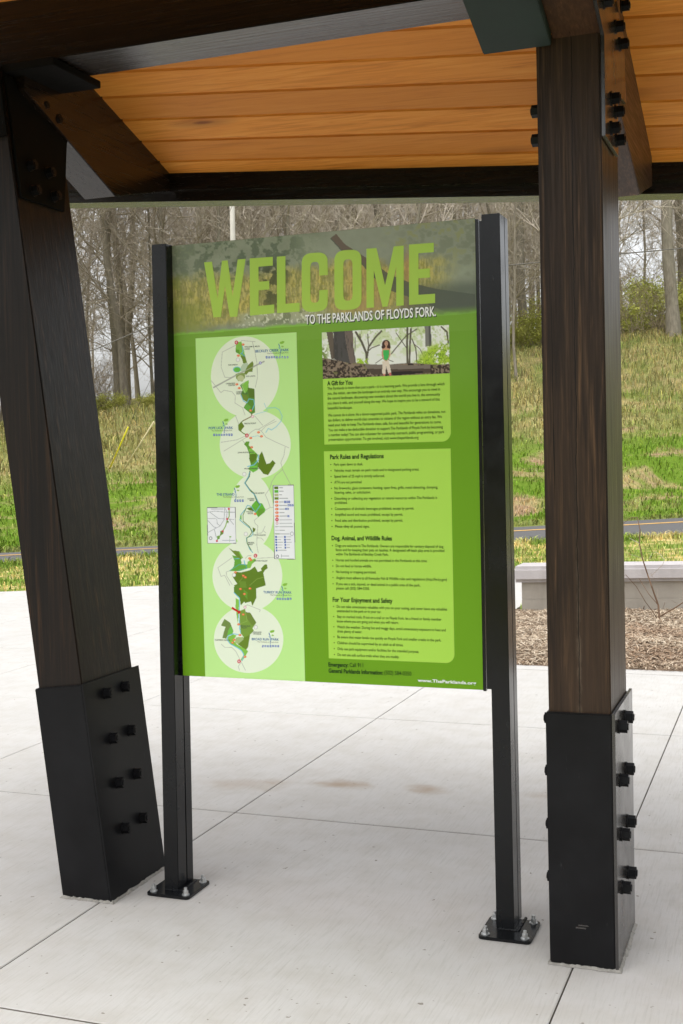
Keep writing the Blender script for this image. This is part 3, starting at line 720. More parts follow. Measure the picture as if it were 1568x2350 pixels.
lean_box(-2.407, -2.222, 3.574, 3.584, 2.64, 2.88, LL, .001, 'front_plate', steel_matte, sh)
MB().box(-2.56, -2.35, 3.60, 3.90, 2.872, 2.898).build('saddle_plate', steel_matte, sh, bevel=.002)

# ------------------------------------------------------------------ welcome sign
sg = thing('welcome_sign', 'green park welcome sign with map and rules panel on two black posts', 'sign', (-1.47, 3.78, 0))
SGI = Vector((-1.47, 3.78, 0))
PX0, PX1, PZ0, PZ1, PY = -2.0175, -.9385, .7655, 2.2610, 3.770
def off(mb): mb.v = [tuple(Vector(v)-SGI) for v in mb.v]; return mb
def sign_post(xt0, xt1, xb0, xb1, groove):
    b = MB(); H_ = 2.262
    def hexa(xt0, xt1, xb0, xb1, y0, y1, z0=.011, z1=H_):
        vs = [(xb0, y0, z0), (xb1, y0, z0), (xb1, y1, z0), (xb0, y1, z0), (xt0, y0, z1), (xt1, y0, z1), (xt1, y1, z1), (xt0, y1, z1)]
        b.add(vs, [(3, 2, 1, 0), (4, 5, 6, 7), (0, 1, 5, 4), (1, 2, 6, 5), (2, 3, 7, 6), (3, 0, 4, 7)])
    hexa(xt0, xt1, xb0, xb1, 3.725, 3.787)
    hexa(xt0+.004, xt1-.004, xb0+.004, xb1-.004, 3.786, 3.792)
    hexa(xt0, xt1, xb0, xb1, 3.791, 3.838)
    return off(b).build('post', powder, sg, bevel=.0016)
sign_post(-2.066, -2.010, -2.092, -2.036, 1); sign_post(-.908, -.850, -.898, -.840, 0)
def plate(cx, cy):
    pts = []
    for qx, qy, a0 in ((1, 1, 0), (-1, 1, 90), (-1, -1, 180), (1, -1, 270)):
        for k in range(5):
            a = math.radians(a0+k*22.5); pts.append((cx+qx*(.083-.014)+.014*math.cos(a), cy+qy*(.0875-.014)+.014*math.sin(a), .0008))
    bp_ = off(MB().prism(pts, (0, 0, .010))).build('base_plate', powder, sg, bevel=.001)
    for qx in (-1, 1):
        for qy in (-1, 1):
            o = bpy.data.objects.new('anchor_bolt', ANCH); COL.objects.link(o); o.parent = bp_; o.location = Vector((cx+qx*.063, cy+qy*.066, .0105))-SGI; o.rotation_euler.z = rnd.uniform(0, 3)
    wv = MB(); R = random.Random(int(cx*100))
    for px, py in [(cx-.029+.058*i/12, 3.7235) for i in range(13)]+[(cx+.031, 3.725+.11*i/18) for i in range(19)]:
        wv.tube([(px, py, .009), (px, py, .013+R.uniform(0, .003))], [.006, .0035], 6)
    off(wv).build('weld_bead', powder, bp_)
ANCH = bolt_mesh('anchor_bolt', .0095, .016, .0135, .003); ANCH.materials.append(zinc)
b_ = MB(); b_.tube([(0, 0, .014), (0, 0, .026)], .0058, 10); _m = ANCH; _v = [tuple(v.co) for v in _m.vertices]; _f = [tuple(p.vertices) for p in _m.polygons]; b_.add(_v, _f)
ANCH = b_.mesh('anchor_bolt'); ANCH.materials.append(zinc)
plate(-2.056, 3.762); plate(-.857, 3.734)

# panel body and its side channels
pan = off(MB().box(PX0, PX1, PY, PY+.013, PZ0, PZ1)).build('sign_panel', powder, sg, bevel=.0008)
off(MB().box(PX1+.0005, PX1+.010, PY-.002, PY+.014, PZ0-.003, PZ1-.004).box(PX1+.0125, PX1+.030, PY-.001, PY+.014, PZ0+.004, PZ1-.01)).build('edge_channel', powder, sg)
off(MB().box(PX0-.012, PX0-.0005, PY-.001, PY+.014, PZ0, PZ1-.004)).build('edge_channel', powder, sg)

# homography photo pixels (2400 wide) -> panel metres, used only to lay the printed artwork out on the flat panel
K = 1.5306
SRC = [(394*K, 562*K), (1090*K, 503*K), (417*K, 1548*K), (1110*K, 1586*K)]
PW, PH = PX1-PX0, PZ1-PZ0
DST = [(0, 0), (PW, 0), (0, PH), (PW, PH)]
Aq, bq = [], []
for (x, y), (u, v) in zip(SRC, DST):
    Aq += [[x, y, 1, 0, 0, 0, -u*x, -u*y], [0, 0, 0, x, y, 1, -v*x, -v*y]]; bq += [u, v]
hh = np.linalg.solve(np.array(Aq), np.array(bq)); HM = np.array([[*hh[0:3]], [*hh[3:6]], [hh[6], hh[7], 1]]); HI = np.linalg.inv(HM)
REG = {1: (560, 740, .75255), 2: (660, 1140, .28061), 3: (660, 1600, .28061), 4: (660, 1880, .28061), 5: (1100, 1120, .34439), 6: (1100, 1560, .34439), 7: (1100, 1980, .39541)}
def sp2(r, x, y): a, b, s = REG[r]; return (a+x*s, b+y*s)
def uvp(p): q = HM @ np.array([p[0], p[1], 1]); return q[0]/q[2], q[1]/q[2]
def world(u, v, d): return Vector((PX0+u, PY-d, PZ1-v))-SGI
def pt(r, x, y, d): return world(*uvp(sp2(r, x, y)), d)

def vnoise(X, Y, seed):
    R = np.random.default_rng(seed); G = R.random((257, 257)); xi = np.floor(X).astype(int); yi = np.floor(Y).astype(int)
    fx, fy = X-xi, Y-yi; fx = fx*fx*(3-2*fx); fy = fy*fy*(3-2*fy); g = lambda a, b: G[b % 257, a % 257]
    return (g(xi, yi)*(1-fx)+g(xi+1, yi)*fx)*(1-fy)+(g(xi, yi+1)*(1-fx)+g(xi+1, yi+1)*fx)*fy
def fbm(X, Y, seed, o=4): return sum(vnoise(X*2**k, Y*2**k, seed+k)*.5**k for k in range(o))/sum(.5**k for k in range(o))
def sstep(a, b, x): t = np.clip((x-a)/(b-a), 0, 1); return t*t*(3-2*t)
class Canvas:
    """a printed picture: colour per point of a fine flat grid, painted in artwork coordinates"""
    def __init__(s, u0, u1, v0, v1, res, col):
        s.nx, s.ny = int((u1-u0)/res)+1, int((v1-v0)/res)+1; s.b = (u0, u1, v0, v1)
        s.U, s.Vv = np.meshgrid(np.linspace(u0, u1, s.nx), np.linspace(v0, v1, s.ny))
        q = HI @ np.stack([s.U.ravel(), s.Vv.ravel(), np.ones(s.U.size)]); s.X = (q[0]/q[2]).reshape(s.U.shape); s.Y = (q[1]/q[2]).reshape(s.U.shape)
        s.c = np.tile(np.array(col, float), (s.ny, s.nx, 1))
    def blend(s, mask, col): s.c = s.c*(1-mask[..., None])+np.array(col, float)*mask[..., None]
    def zoom(s, r): a, b, k = REG[r]; s.ZX, s.ZY = (s.X-a)/k, (s.Y-b)/k; s.px = k; return s
    def poly(s, pts, col, a=1.0):
        x, y = s.ZX, s.ZY; ins = np.zeros(x.shape, bool)
        for i in range(len(pts)):
            (x0, y0), (x1, y1) = pts[i-1], pts[i]
            if y0 == y1: continue
            ins ^= ((y0 > y) != (y1 > y)) & (x < (x1-x0)*(y-y0)/(y1-y0)+x0)
        s.blend(ins*a, col)
    def ell(s, cx, cy, rx, ry, col, a=1.0, soft=0.05):
        d = np.hypot((s.ZX-cx)/rx, (s.ZY-cy)/ry); s.blend((1-sstep(1-soft, 1+soft, d))*a, col)
    def line(s, pts, wd, col, a=1.0):
        D = np.full(s.ZX.shape, 1e9)
        for (x0, y0), (x1, y1) in zip(pts, pts[1:]):
            dx, dy = x1-x0, y1-y0; t = np.clip(((s.ZX-x0)*dx+(s.ZY-y0)*dy)/(dx*dx+dy*dy+1e-9), 0, 1); D = np.minimum(D, np.hypot(s.ZX-x0-t*dx, s.ZY-y0-t*dy))
        s.blend((1-sstep(wd/2-1.5, wd/2+1.5, D))*a, col)
    def build(s, name, mat, par, d):
        n = s.nx; P = np.stack([PX0+s.U-SGI.x, np.full(s.U.shape, PY-d-SGI.y), PZ1-s.Vv-SGI.z], -1).reshape(-1, 3)
        i = (np.arange(s.ny-1)[:, None]*n+np.arange(n-1)[None]).reshape(-1, 1); Fq = i+np.array([[0, n, n+1, 1]])
        me = bpy.data.meshes.new(name); me.from_pydata(P.tolist(), [], Fq.tolist()); me.update()
        c = np.clip(s.c, 0, 255)/255; c = np.where(c <= .04045, c/12.92, ((c+.055)/1.055)**2.4)
        me.attributes.new('print', 'FLOAT_COLOR', 'POINT').data.foreach_set('color', np.concatenate([c, np.ones(c.shape[:2]+(1,))], -1).ravel().astype(np.float32))
        return link(name, me, mat, par)
def ink(name, col=None, gain=1.0):
    t = NT(name)
    if col is None:
        at = t.n('ShaderNodeAttribute', attribute_name='print'); c = at.outputs['Color']
    else: c = col
    return t.fin(c, .42, .2)
printed = ink('printed_film')

GREEN = (106, 157, 22)
cv = Canvas(0.0006, PW-.0006, 0.0006, PH-.0006, .004, GREEN)
g1 = fbm(cv.U*6, cv.Vv*6, 5); cv.blend(np.clip(.10*g1, 0, 1), (128, 182, 60))
cv.blend(sstep(.66, .42, cv.Vv)*.30, (140, 180, 110))  # printed fade plus reflected glare painted in, paler towards the header
cv.build('graphic_face', printed, pan, .0006)

# header picture: misty creek with trees and ochre meadow
vb = uvp(sp2(1, 760, 545))[1]
cv = Canvas(.0008, PW-.0008, .0008, vb+.035, .0018, (112, 116, 98)).zoom(1); x, y = cv.ZX, cv.ZY
L = lambda q: (y-(q+0*x))
ytop = 155-.0835*(x-55); yb = 575-.068*(x-65); f = np.clip((y-ytop)/(yb-ytop), 0, 1)
N1, N2, N3 = fbm(x/120, y/90, 21, 5), fbm(x/30, y/27, 31, 5), fbm(x/9, y/12, 41, 3)
N4 = fbm(x/6, y/26, 51, 3)
cv.c = np.array([124., 130, 114])+(N1-.5)[..., None]*34+(N2-.5)[..., None]*22
cv.blend(sstep(700, 850, x)*sstep(.62, .2, f)*.65, (128, 132, 120))
cv.blend(sstep(1000, 1300, x)*sstep(.50, .35, N2)*sstep(.75, .2, f)*.3, (90, 98, 76))
cv.blend(sstep(1000, 1150, x)*sstep(.52, .66, N2)*sstep(.6, .2, f)*.6, (128, 130, 84))
meadow = sstep(.33, .46, f+.22*(N1-.5))*sstep(.98, .82, f)*sstep(1420, 1180, x)
cv.blend(meadow*.85, (146, 138, 84)); cv.blend(meadow*sstep(.44, .62, N2)*.7, (176, 160, 82)); cv.blend(meadow*sstep(.54, .66, N4)*.55, (118, 116, 66)); cv.blend(meadow*sstep(.48, .36, N4)*.5, (192, 178, 104)); cv.blend(meadow*sstep(.55, .7, N3)*.5, (110, 112, 50))
cv.blend(meadow*sstep(820, 960, x)*sstep(1130, 1000, x)*.5, (150, 122, 76))
cv.blend(sstep(1120, 1160, x)*sstep(1190, 1160, x)*sstep(.2, .4, f)*.6, (160, 120, 80))
leaf = sstep(.45, .62, N2+.34*N3-.17)*sstep(830, 560, x)*sstep(.58, .30, f+.16*(N1-.5)); cv.blend(leaf*.5, (80, 90, 74)); cv.blend(leaf*sstep(.55, .66, N3)*.5, (120, 130, 104))
cv.blend(sstep(.48, .56, N2)*sstep(110, 240, x)*sstep(720, 560, x)*sstep(.52, .38, f)*.5, (72, 82, 66))
cv.blend(sstep(430, 520, x)*sstep(640, 560, x)*sstep(.22, .4, f)*sstep(.86, .7, f)*sstep(.42, .5, N2)*.75, (58, 62, 42))
cv.blend(sstep(240, 60, x)*sstep(.28, .4, f)*sstep(.4, .6, N2)*.6, (120, 128, 66))
cv.blend(sstep(.60, .72, f)*sstep(330, 100, x)*.6, (112, 120, 58)); cv.blend(sstep(.66, .8, f)*sstep(330, 60, x)*sstep(.4, .6, N3)*.5, (120, 128, 60))
cr = sstep(330, 420, x)*sstep(860, 640, x)*sstep(.78, .86, f)*sstep(.99, .93, f); cv.blend(cr*.75, (150, 154, 134)); cv.blend(cr*sstep(.5, .62, N2)*.7, (98, 106, 80)); cv.blend(cr*sstep(.6, .68, N3)*.8, (196, 198, 180))
cv.blend(sstep(760, 860, x)*sstep(1060, 980, x)*sstep(.74, .80, f)*sstep(.9, .84, f)*.6, (150, 128, 90))
cv.poly([(800, 130), (828, 108), (862, 152), (920, 190), (985, 232), (1080, 300), (1170, 335), (1290, 365), (1475, 392), (1475, 480), (1330, 470), (1240, 430), (1160, 400), (1080, 372), (1000, 310), (930, 232), (850, 185)], (70, 72, 66), .78)
cv.poly([(805, 128), (828, 108), (870, 158), (960, 215), (1050, 285), (1010, 290), (930, 225), (855, 182)], (98, 82, 74), .8)
cv.blend(sstep(1050, 1200, x)*sstep(.62, .78, f+.06*N2)*.7, (78, 84, 76))
cv.blend(sstep(.0, .05, f)*0+sstep(.96, 1.0, f+.05*(N2-.5)+.00*x), (118, 166, 62))
cv.blend(sstep(.90, 1.0, f)*sstep(700, 900, x)*.7, (110, 150, 62))
cv.blend(np.clip(sstep(1.0, 1.0001, (y-ytop)/(yb-ytop)), 0, 1), (122, 168, 62)); gv = sstep(1.0, 1.06, (y-ytop)/(yb-ytop)); cv.blend(gv, (120, 170, 58))
cv.c = cv.c*1.13+np.array([4., 6, 4]); cv.blend(np.clip(sstep(1.0, 1.0001, (y-ytop)/(yb-ytop)), 0, 1), (122, 168, 58))  # header lightened to paint in glare haze and light lost under the roof
cv.build('header_picture', printed, pan, .0009)

# girl-in-the-woods picture
q = [uvp(sp2(5, *p)) for p in ((92, 130), (1388, 60), (105, 600), (1395, 553))]
pu0, pu1, pv0, pv1 = (q[0][0]+q[2][0])/2, (q[1][0]+q[3][0])/2, (q[0][1]+q[1][1])/2, (q[2][1]+q[3][1])/2
cv = Canvas(pu0, pu1, pv0, pv1, .0017, (236, 240, 232)).zoom(5); x, y = cv.ZX, cv.ZY
N2, N3 = fbm(x/60, y/60, 61, 4), fbm(x/16, y/16, 71, 3)
cv.blend(sstep(.50, .60, N2)*sstep(430, 300, y)*.55, (196, 216, 150)); cv.blend(sstep(.56, .66, N3)*sstep(300, 100, y)*.5, (150, 180, 80))
def br(p, wd, c=(92, 88, 72), a=.95): cv.line(p, wd, c, a)
for p, wd in (([(550, 440), (545, 340), (500, 230), (440, 130)], 22), ([(550, 400), (570, 280), (640, 180), (700, 120)], 18), ([(545, 340), (600, 290), (680, 260)], 10), ([(500, 250), (480, 150)], 10), ([(570, 280), (560, 150)], 10), ([(965, 465), (960, 300), (965, 90)], 20), ([(985, 440), (990, 250), (1000, 100)], 18), ([(960, 300), (850, 140)], 8), ([(800, 350), (950, 170), (1060, 100)], 11), ([(1060, 440), (1050, 300), (1010, 200)], 11), ([(1140, 400), (1090, 300), (1040, 260)], 7), ([(1380, 240), (1365, 130), (1310, 80)], 16), ([(640, 445), (720, 390), (820, 430)], 7)): br(p, wd)
cv.poly([(1140, 70), (1200, 70), (1210, 270), (1150, 280)], (128, 128, 122)); cv.poly([(1180, 70), (1200, 70), (1212, 270), (1185, 280)], (92, 92, 88))
bush = sstep(.36, .50, N2+.25*N3-.1)
m_ = sstep(1060, 1200, x+.7*(y-330))*sstep(230, 330, y+.3*(x-1200)); cv.blend(m_*bush, (172, 206, 60)); cv.blend(m_*sstep(.52, .6, N3), (112, 150, 40)); cv.blend(m_*sstep(.66, .72, N3), (214, 236, 120))
m_ = sstep(440, 460, x)*sstep(580, 550, x)*sstep(385, 410, y); cv.blend(m_*sstep(.35, .5, N3), (164, 200, 60))
m_ = sstep(180, 120, x)*sstep(230, 330, y); cv.blend(m_*sstep(.40, .5, N3), (120, 140, 70))
gy = 400+.18*np.minimum(x, 520)-(.0)*x; gl_ = np.where(x < 520, 375+.15*x, 455+8*np.sin(x/90)); gm = sstep(-6, 8, y-gl_)
cv.blend(gm, (98, 84, 70)); cv.blend(gm*sstep(.45, .6, N3), (142, 126, 108)); cv.blend(gm*sstep(.52, .42, N3), (62, 52, 44)); cv.blend(gm*sstep(.62, .7, N2)*.6, (120, 124, 70))
cv.poly([(520, 455), (870, 462), (1050, 470), (1200, 462), (1200, 500), (900, 508), (560, 500)], (126, 116, 106)); cv.poly([(560, 500), (900, 508), (1200, 500), (1200, 545), (900, 560), (600, 560)], (84, 72, 62)); cv.poly([(800, 535), (1120, 525), (1120, 548), (820, 572)], (48, 42, 38))
cv.poly([(140, 120), (205, 120), (235, 395), (190, 400)], (104, 94, 82))
cv.poly([(210, 110), (408, 110), (418, 300), (442, 440), (380, 445), (225, 405)], (82, 80, 78)); cv.poly([(320, 110), (408, 110), (418, 300), (442, 440), (380, 445), (350, 300)], (118, 106, 98)); 
cv.blend(((x > 210) & (x < 440) & (y < 430))*sstep(.55, .65, fbm(x/14, y/70, 81, 3))*.4, (56, 54, 52))
cv.ell(747, 255, 42, 46, (74, 52, 42)); cv.ell(722, 280, 20, 26, (70, 48, 40)); cv.ell(774, 280, 19, 26, (70, 48, 40)); cv.ell(749, 246, 18, 25, (206, 164, 138), 1, .15); cv.poly([(740, 262), (758, 262), (760, 300), (738, 300)], (198, 152, 124)); cv.ell(749, 254, 6, 2.5, (150, 96, 84), 1, .3); cv.line([(738, 240), (744, 239)], 4, (96, 68, 56)); cv.line([(754, 239), (760, 240)], 4, (96, 68, 56))
cv.poly([(708, 300), (745, 288), (786, 300), (792, 360), (775, 405), (745, 432), (715, 405), (700, 360)], (206, 160, 128)); cv.poly([(714, 312), (780, 312), (775, 385), (752, 420), (725, 405)], (70, 186, 92))
cv.poly([(708, 425), (775, 425), (800, 545), (770, 552), (745, 470), (742, 555), (708, 550)], (226, 214, 196)); cv.poly([(712, 552), (738, 552), (736, 575), (722, 575)], (206, 140, 120)); cv.poly([(772, 546), (796, 540), (800, 570), (784, 575)], (206, 120, 110))
cv.build('woods_picture', printed, pan, .0014)

# text boxes (flat light green sheets with one rounded corner)
lgreen = ink('printed_light_green', lin(170, 217, 82))
def sheet(name, ptsuv, mat, d):
    return MB().add([world(u, v, d) for u, v in ptsuv], [tuple(range(len(ptsuv)))]).build(name, mat, pan, fix=False)
def rbox(r0, tl, tr, r1, bl, br_, rad, name, d=.0010):
    a, b, c, e = uvp(sp2(r0, *tl)), uvp(sp2(r0, *tr)), uvp(sp2(r1, *bl)), uvp(sp2(r1, *br_))
    u0, u1 = (a[0]+c[0])/2, (b[0]+e[0])/2; v0, v1 = (a[1]+b[1])/2, (c[1]+e[1])/2
    pts = [(u0, v0), (u0, v1)]+[(u1-rad+rad*math.sin(t), v1-rad+rad*math.cos(t)) for t in np.linspace(0, math.pi/2, 12)]+[(u1, v0)]
    return sheet(name, pts, lgreen, d)
rbox(5, (104, 596), (1396, 548), 5, (115, 1272), (1407, 1242), .030, 'text_box'); rbox(6, (116, 60), (1408, 38), 7, (131, 835), (1256, 892), .030, 'text_box')

# map strip
q = [uvp(sp2(2, 118, 150)), uvp(sp2(2, 1375, 85)), uvp(sp2(4, 193, 1752)), uvp(sp2(4, 1453, 1808))]
cv = Canvas((q[0][0]+q[2][0])/2, (q[1][0]+q[3][0])/2, (q[0][1]+q[1][1])/2, PH-.0007, .00135, (190, 236, 146))
PALE = (231, 242, 218); OL, DG, MG, LG = (112, 140, 48), (92, 124, 28), (104, 160, 52), (134, 196, 76)
RIV, ROADC, ORG, RED = (120, 196, 220), (165, 170, 158), (232, 112, 62), (206, 32, 58)
cv.zoom(2); cv.ell(723, 632, 426, 500, PALE, 1, .004); cv.ell(846, 1480, 444, 428, PALE, 1, .004)
cv.zoom(3); cv.ell(797, 690, 273, 470, PALE, 1, .004)
cv.zoom(4); cv.ell(740, 490, 438, 450, PALE, 1, .004); cv.ell(752, 1290, 436, 425, PALE, 1, .004)
cv.zoom(2)
for p in ([(680, 183), (850, 197)], [(815, 195), (850, 340), (870, 450), (880, 640), (850, 770)], [(620, 235), (440, 325), (425, 510), (470, 640), (570, 640)], [(300, 680), (420, 830), (460, 800), (560, 820), (600, 870), (595, 960), (690, 1020), (720, 1110)], [(600, 1115), (640, 1220)], [(840, 1120), (940, 1240)], [(455, 1560), (720, 1400), (800, 1320), (850, 1290), (890, 1290), (930, 1320), (980, 1390), (1100, 1450), (1268, 1525)], [(890, 1290), (1090, 1170)], [(925, 1310), (980, 1250), (1110, 1190)], [(1220, 1515), (1205, 1620), (1165, 1710), (1190, 1800), (1285, 1980)], [(1190, 1790), (1100, 1870), (1050, 1950), (1040, 1996)], [(420, 1450), (620, 1420), (730, 1370)], [(690, 1430), (720, 1470)]): cv.line(p, 6, ROADC, .8)
cv.line([(330, 765), (600, 620), (960, 445)], 18, (176, 182, 168)); cv.line([(330, 765), (600, 620), (960, 445)], 5, (150, 156, 144))
cv.line([(840, 1105), (1000, 1060), (960, 965)], 6, RIV, .7); cv.line([(1000, 1025), (1100, 1020), (1150, 1050), (1185, 1130), (1170, 1190), (1110, 1260), (1050, 1300), (1010, 1280), (980, 1330)], 10, RIV, .7); cv.line([(800, 1385), (880, 1370), (920, 1390)], 7, RIV, .6)
cv.poly([(610, 240), (640, 200), (680, 195), (690, 240), (710, 300), (725, 380), (745, 455), (700, 470), (690, 400), (660, 360), (605, 325)], LG); cv.poly([(612, 290), (650, 300), (660, 350), (605, 325)], MG); cv.poly([(665, 375), (725, 375), (748, 458), (700, 470), (690, 420)], OL)
cv.poly([(700, 470), (755, 460), (770, 520), (720, 560), (665, 570), (670, 510)], (186, 206, 176)); cv.poly([(755, 495), (815, 440), (830, 470), (815, 572), (770, 575), (735, 615), (715, 585)], (116, 140, 56))
cv.ell(622, 543, 50, 38, RIV, .8); cv.ell(624, 545, 42, 31, (108, 192, 72)); cv.poly([(605, 600), (660, 580), (725, 590), (720, 650), (690, 690), (640, 690), (610, 650)], (138, 160, 84)); cv.ell(668, 652, 42, 38, (192, 202, 152))
cv.line([(330, 765), (600, 620), (960, 445)], 12, (176, 182, 168), .7)
cv.poly([(660, 740), (690, 715), (770, 675), (765, 770), (840, 785), (846, 1080), (800, 1102), (702, 1020), (745, 950), (690, 915), (668, 860), (690, 800)], (92, 146, 50)); cv.poly([(690, 715), (770, 675), (758, 790), (720, 850), (690, 800)], LG); cv.poly([(755, 780), (840, 785), (842, 900), (770, 890)], (92, 122, 40)); cv.poly([(672, 850), (745, 860), (765, 910), (745, 945), (690, 915)], OL); cv.poly([(705, 1020), (745, 970), (790, 1000), (790, 1080)], (104, 172, 66))
cv.line([(690, 240), (700, 320), (670, 350)], 9, RIV); cv.line([(680, 340), (720, 380)], 8, (60, 150, 210)); cv.line([(670, 860), (700, 935), (745, 960), (770, 910), (830, 920), (840, 980), (810, 1050)], 9, RIV); cv.line([(720, 700), (680, 740), (720, 830)], 6, (200, 220, 190), .8)
cv.line([(803, 1100), (800, 1130), (690, 1185)], 11, (124, 112, 58)); cv.line([(690, 1185), (640, 1235), (642, 1295), (700, 1340), (745, 1365)], 11, DG); cv.poly([(636, 1240), (682, 1203), (712, 1250), (665, 1312), (640, 1292)], (104, 132, 30))
cv.poly([(735, 1440), (775, 1440), (765, 1490), (800, 1530), (880, 1610), (862, 1670), (892, 1720), (872, 1800), (820, 1830), (758, 1790), (790, 1730), (770, 1660), (770, 1600), (745, 1520), (706, 1475)], MG); cv.poly([(775, 1600), (860, 1600), (855, 1670), (800, 1715), (770, 1660)], DG); cv.poly([(762, 1540), (800, 1530), (860, 1590), (780, 1600)], LG); cv.poly([(790, 1740), (870, 1745), (875, 1800), (820, 1830), (760, 1790)], (118, 196, 70))
cv.poly([(930, 1565), (985, 1725), (1030, 1715), (1062, 1675), (1098, 1715), (1005, 1865), (945, 1845), (880, 1760), (895, 1620)], (96, 126, 22)); cv.line([(885, 1610), (880, 1680), (830, 1735), (750, 1755)], 11, RIV)
cv.line([(780, 1815), (770, 1880), (715, 1960), (740, 2000)], 12, (78, 118, 66)); cv.line([(770, 1830), (760, 1890), (710, 1960)], 6, RIV)
cv.zoom(3)
for p in ([(1045, 340), (1020, 400), (970, 470), (1000, 540), (1030, 630), (960, 670)], [(1030, 630), (1070, 632)], [(880, 750), (830, 790), (840, 830), (875, 860), (865, 950), (860, 1100), (878, 1200)], [(865, 955), (920, 950), (940, 920), (965, 865)], [(870, 1010), (920, 1015), (945, 1045)], [(940, 920), (975, 950)]): cv.line(p, 6, ROADC, .8)
cv.poly([(800, 600), (850, 545), (880, 570), (930, 580), (972, 660), (958, 690), (880, 752), (840, 690), (800, 650)], (104, 184, 56)); cv.poly([(735, 640), (800, 620), (835, 680), (760, 660)], DG); cv.poly([(870, 650), (945, 640), (960, 690), (880, 745)], MG)
cv.line([(778, 175), (768, 240), (715, 322), (770, 400), (830, 460), (865, 550), (905, 595)], 15, (82, 116, 66)); cv.line([(772, 190), (760, 240), (712, 322), (775, 415), (845, 480), (880, 560), (910, 595), (845, 688), (790, 615), (745, 602), (720, 650), (662, 720), (650, 785), (700, 830), (785, 895), (815, 950), (795, 985), (730, 1010), (735, 1060), (770, 1150), (808, 1195)], 10, (112, 182, 196))
cv.poly([(810, 880), (846, 895), (838, 925), (812, 945)], (96, 122, 24)); cv.line([(728, 640), (690, 720), (690, 800), (770, 870), (800, 940), (770, 985), (735, 1015), (740, 1080), (790, 1165)], 9, (96, 130, 50)); cv.poly([(655, 730), (672, 720), (672, 790), (655, 770)], (110, 190, 66)); cv.poly([(770, 415), (830, 440), (800, 440)], DG)
cv.zoom(4)
for p in ([(550, 260), (370, 385), (410, 495), (455, 480), (520, 610)], [(640, 350), (750, 235), (790, 235)], [(860, 270), (1075, 260)], [(710, 870), (740, 855), (900, 920), (890, 945)], [(410, 1350), (450, 1390), (540, 1390), (590, 1440), (640, 1540), (710, 1680)], [(650, 1590), (620, 1630), (635, 1680)], [(530, 420), (475, 440), (480, 490), (550, 600)]): cv.line(p, 6, ROADC, .8)
cv.poly([(505, 135), (560, 170), (640, 180), (692, 270), (700, 302), (668, 290), (600, 240)], OL); cv.poly([(630, 185), (645, 185), (692, 270), (690, 285), (660, 260)], LG); cv.poly([(550, 230), (600, 240), (660, 280), (668, 340), (740, 350), (735, 400), (640, 430), (520, 430), (572, 370), (580, 300)], (104, 168, 58)); cv.poly([(745, 310), (840, 270), (850, 300), (800, 340), (780, 390), (730, 400)], LG)
cv.line([(580, 275), (640, 270)], 8, RIV); cv.ell(690, 290, 30, 24, (232, 240, 230)); cv.line([(520, 425), (560, 395), (640, 345), (720, 350), (735, 390), (690, 410), (630, 420)], 10, (90, 170, 150)); cv.line([(700, 300), (710, 345)], 12, RIV)
cv.poly([(600, 440), (665, 445), (770, 420), (835, 373), (872, 442), (922, 425), (910, 402), (955, 350), (985, 348), (995, 395), (960, 420), (940, 455), (970, 610), (850, 650), (850, 770), (800, 870), (785, 812), (710, 832), (700, 812), (655, 860), (640, 700), (568, 612), (612, 590), (555, 500)], (98, 130, 34)); cv.poly([(570, 625), (640, 605), (655, 860), (640, 760), (570, 700)], (96, 136, 44)); cv.poly([(690, 660), (740, 700), (740, 790), (700, 740)], MG); cv.poly([(640, 560), (720, 560), (730, 640), (650, 640)], (110, 146, 48)); cv.line([(770, 610), (860, 530), (940, 510)], 6, (150, 180, 90), .8); cv.line([(660, 460), (700, 490), (640, 560)], 6, (150, 180, 90), .7)
cv.line([(570, 700), (640, 770), (638, 900), (625, 980), (640, 1090), (640, 1150), (655, 1220)], 10, RIV); cv.poly([(592, 770), (632, 790), (632, 880), (615, 1090), (590, 880)], LG)
cv.poly([(640, 930), (710, 905), (715, 945), (775, 958), (850, 1080), (800, 1150), (818, 1180), (770, 1230), (745, 1385), (720, 1425), (612, 1350), (690, 1262), (655, 1215), (645, 1100), (640, 1000)], (122, 158, 62)); cv.poly([(715, 945), (775, 955), (850, 1080), (800, 1120), (740, 1040)], (112, 138, 56)); cv.poly([(770, 1230), (745, 1385), (720, 1425), (612, 1350), (700, 1265)], (106, 136, 40)); cv.poly([(590, 1265), (680, 1260), (690, 1290), (620, 1350), (580, 1330)], (166, 190, 126)); cv.line([(640, 1095), (735, 1060), (715, 950)], 5, (160, 190, 100), .8)
cv.poly([(450, 1030), (522, 1080), (560, 1180), (550, 1222), (490, 1240), (470, 1280), (422, 1270), (440, 1200), (462, 1130), (405, 1115)], (116, 142, 72)); cv.poly([(530, 1120), (560, 1190), (545, 1220), (480, 1240), (495, 1180)], (112, 188, 72)); cv.poly([(480, 1260), (560, 1225), (600, 1240), (560, 1300), (600, 1350), (720, 1420), (745, 1440), (700, 1520), (665, 1566), (652, 1545), (690, 1480), (640, 1410), (520, 1350)], LG); cv.line([(640, 1230), (560, 1220), (500, 1240), (478, 1290), (520, 1345), (600, 1390), (660, 1430), (690, 1480), (670, 1560)], 10, RIV)
def dot(r, x, y, s=15): cv.zoom(r); cv.ell(x, y, s*1.2, s*.9, ORG, 1, .25); cv.ell(x-3, y-2, s*.5, s*.4, (246, 176, 130), 1, .3)
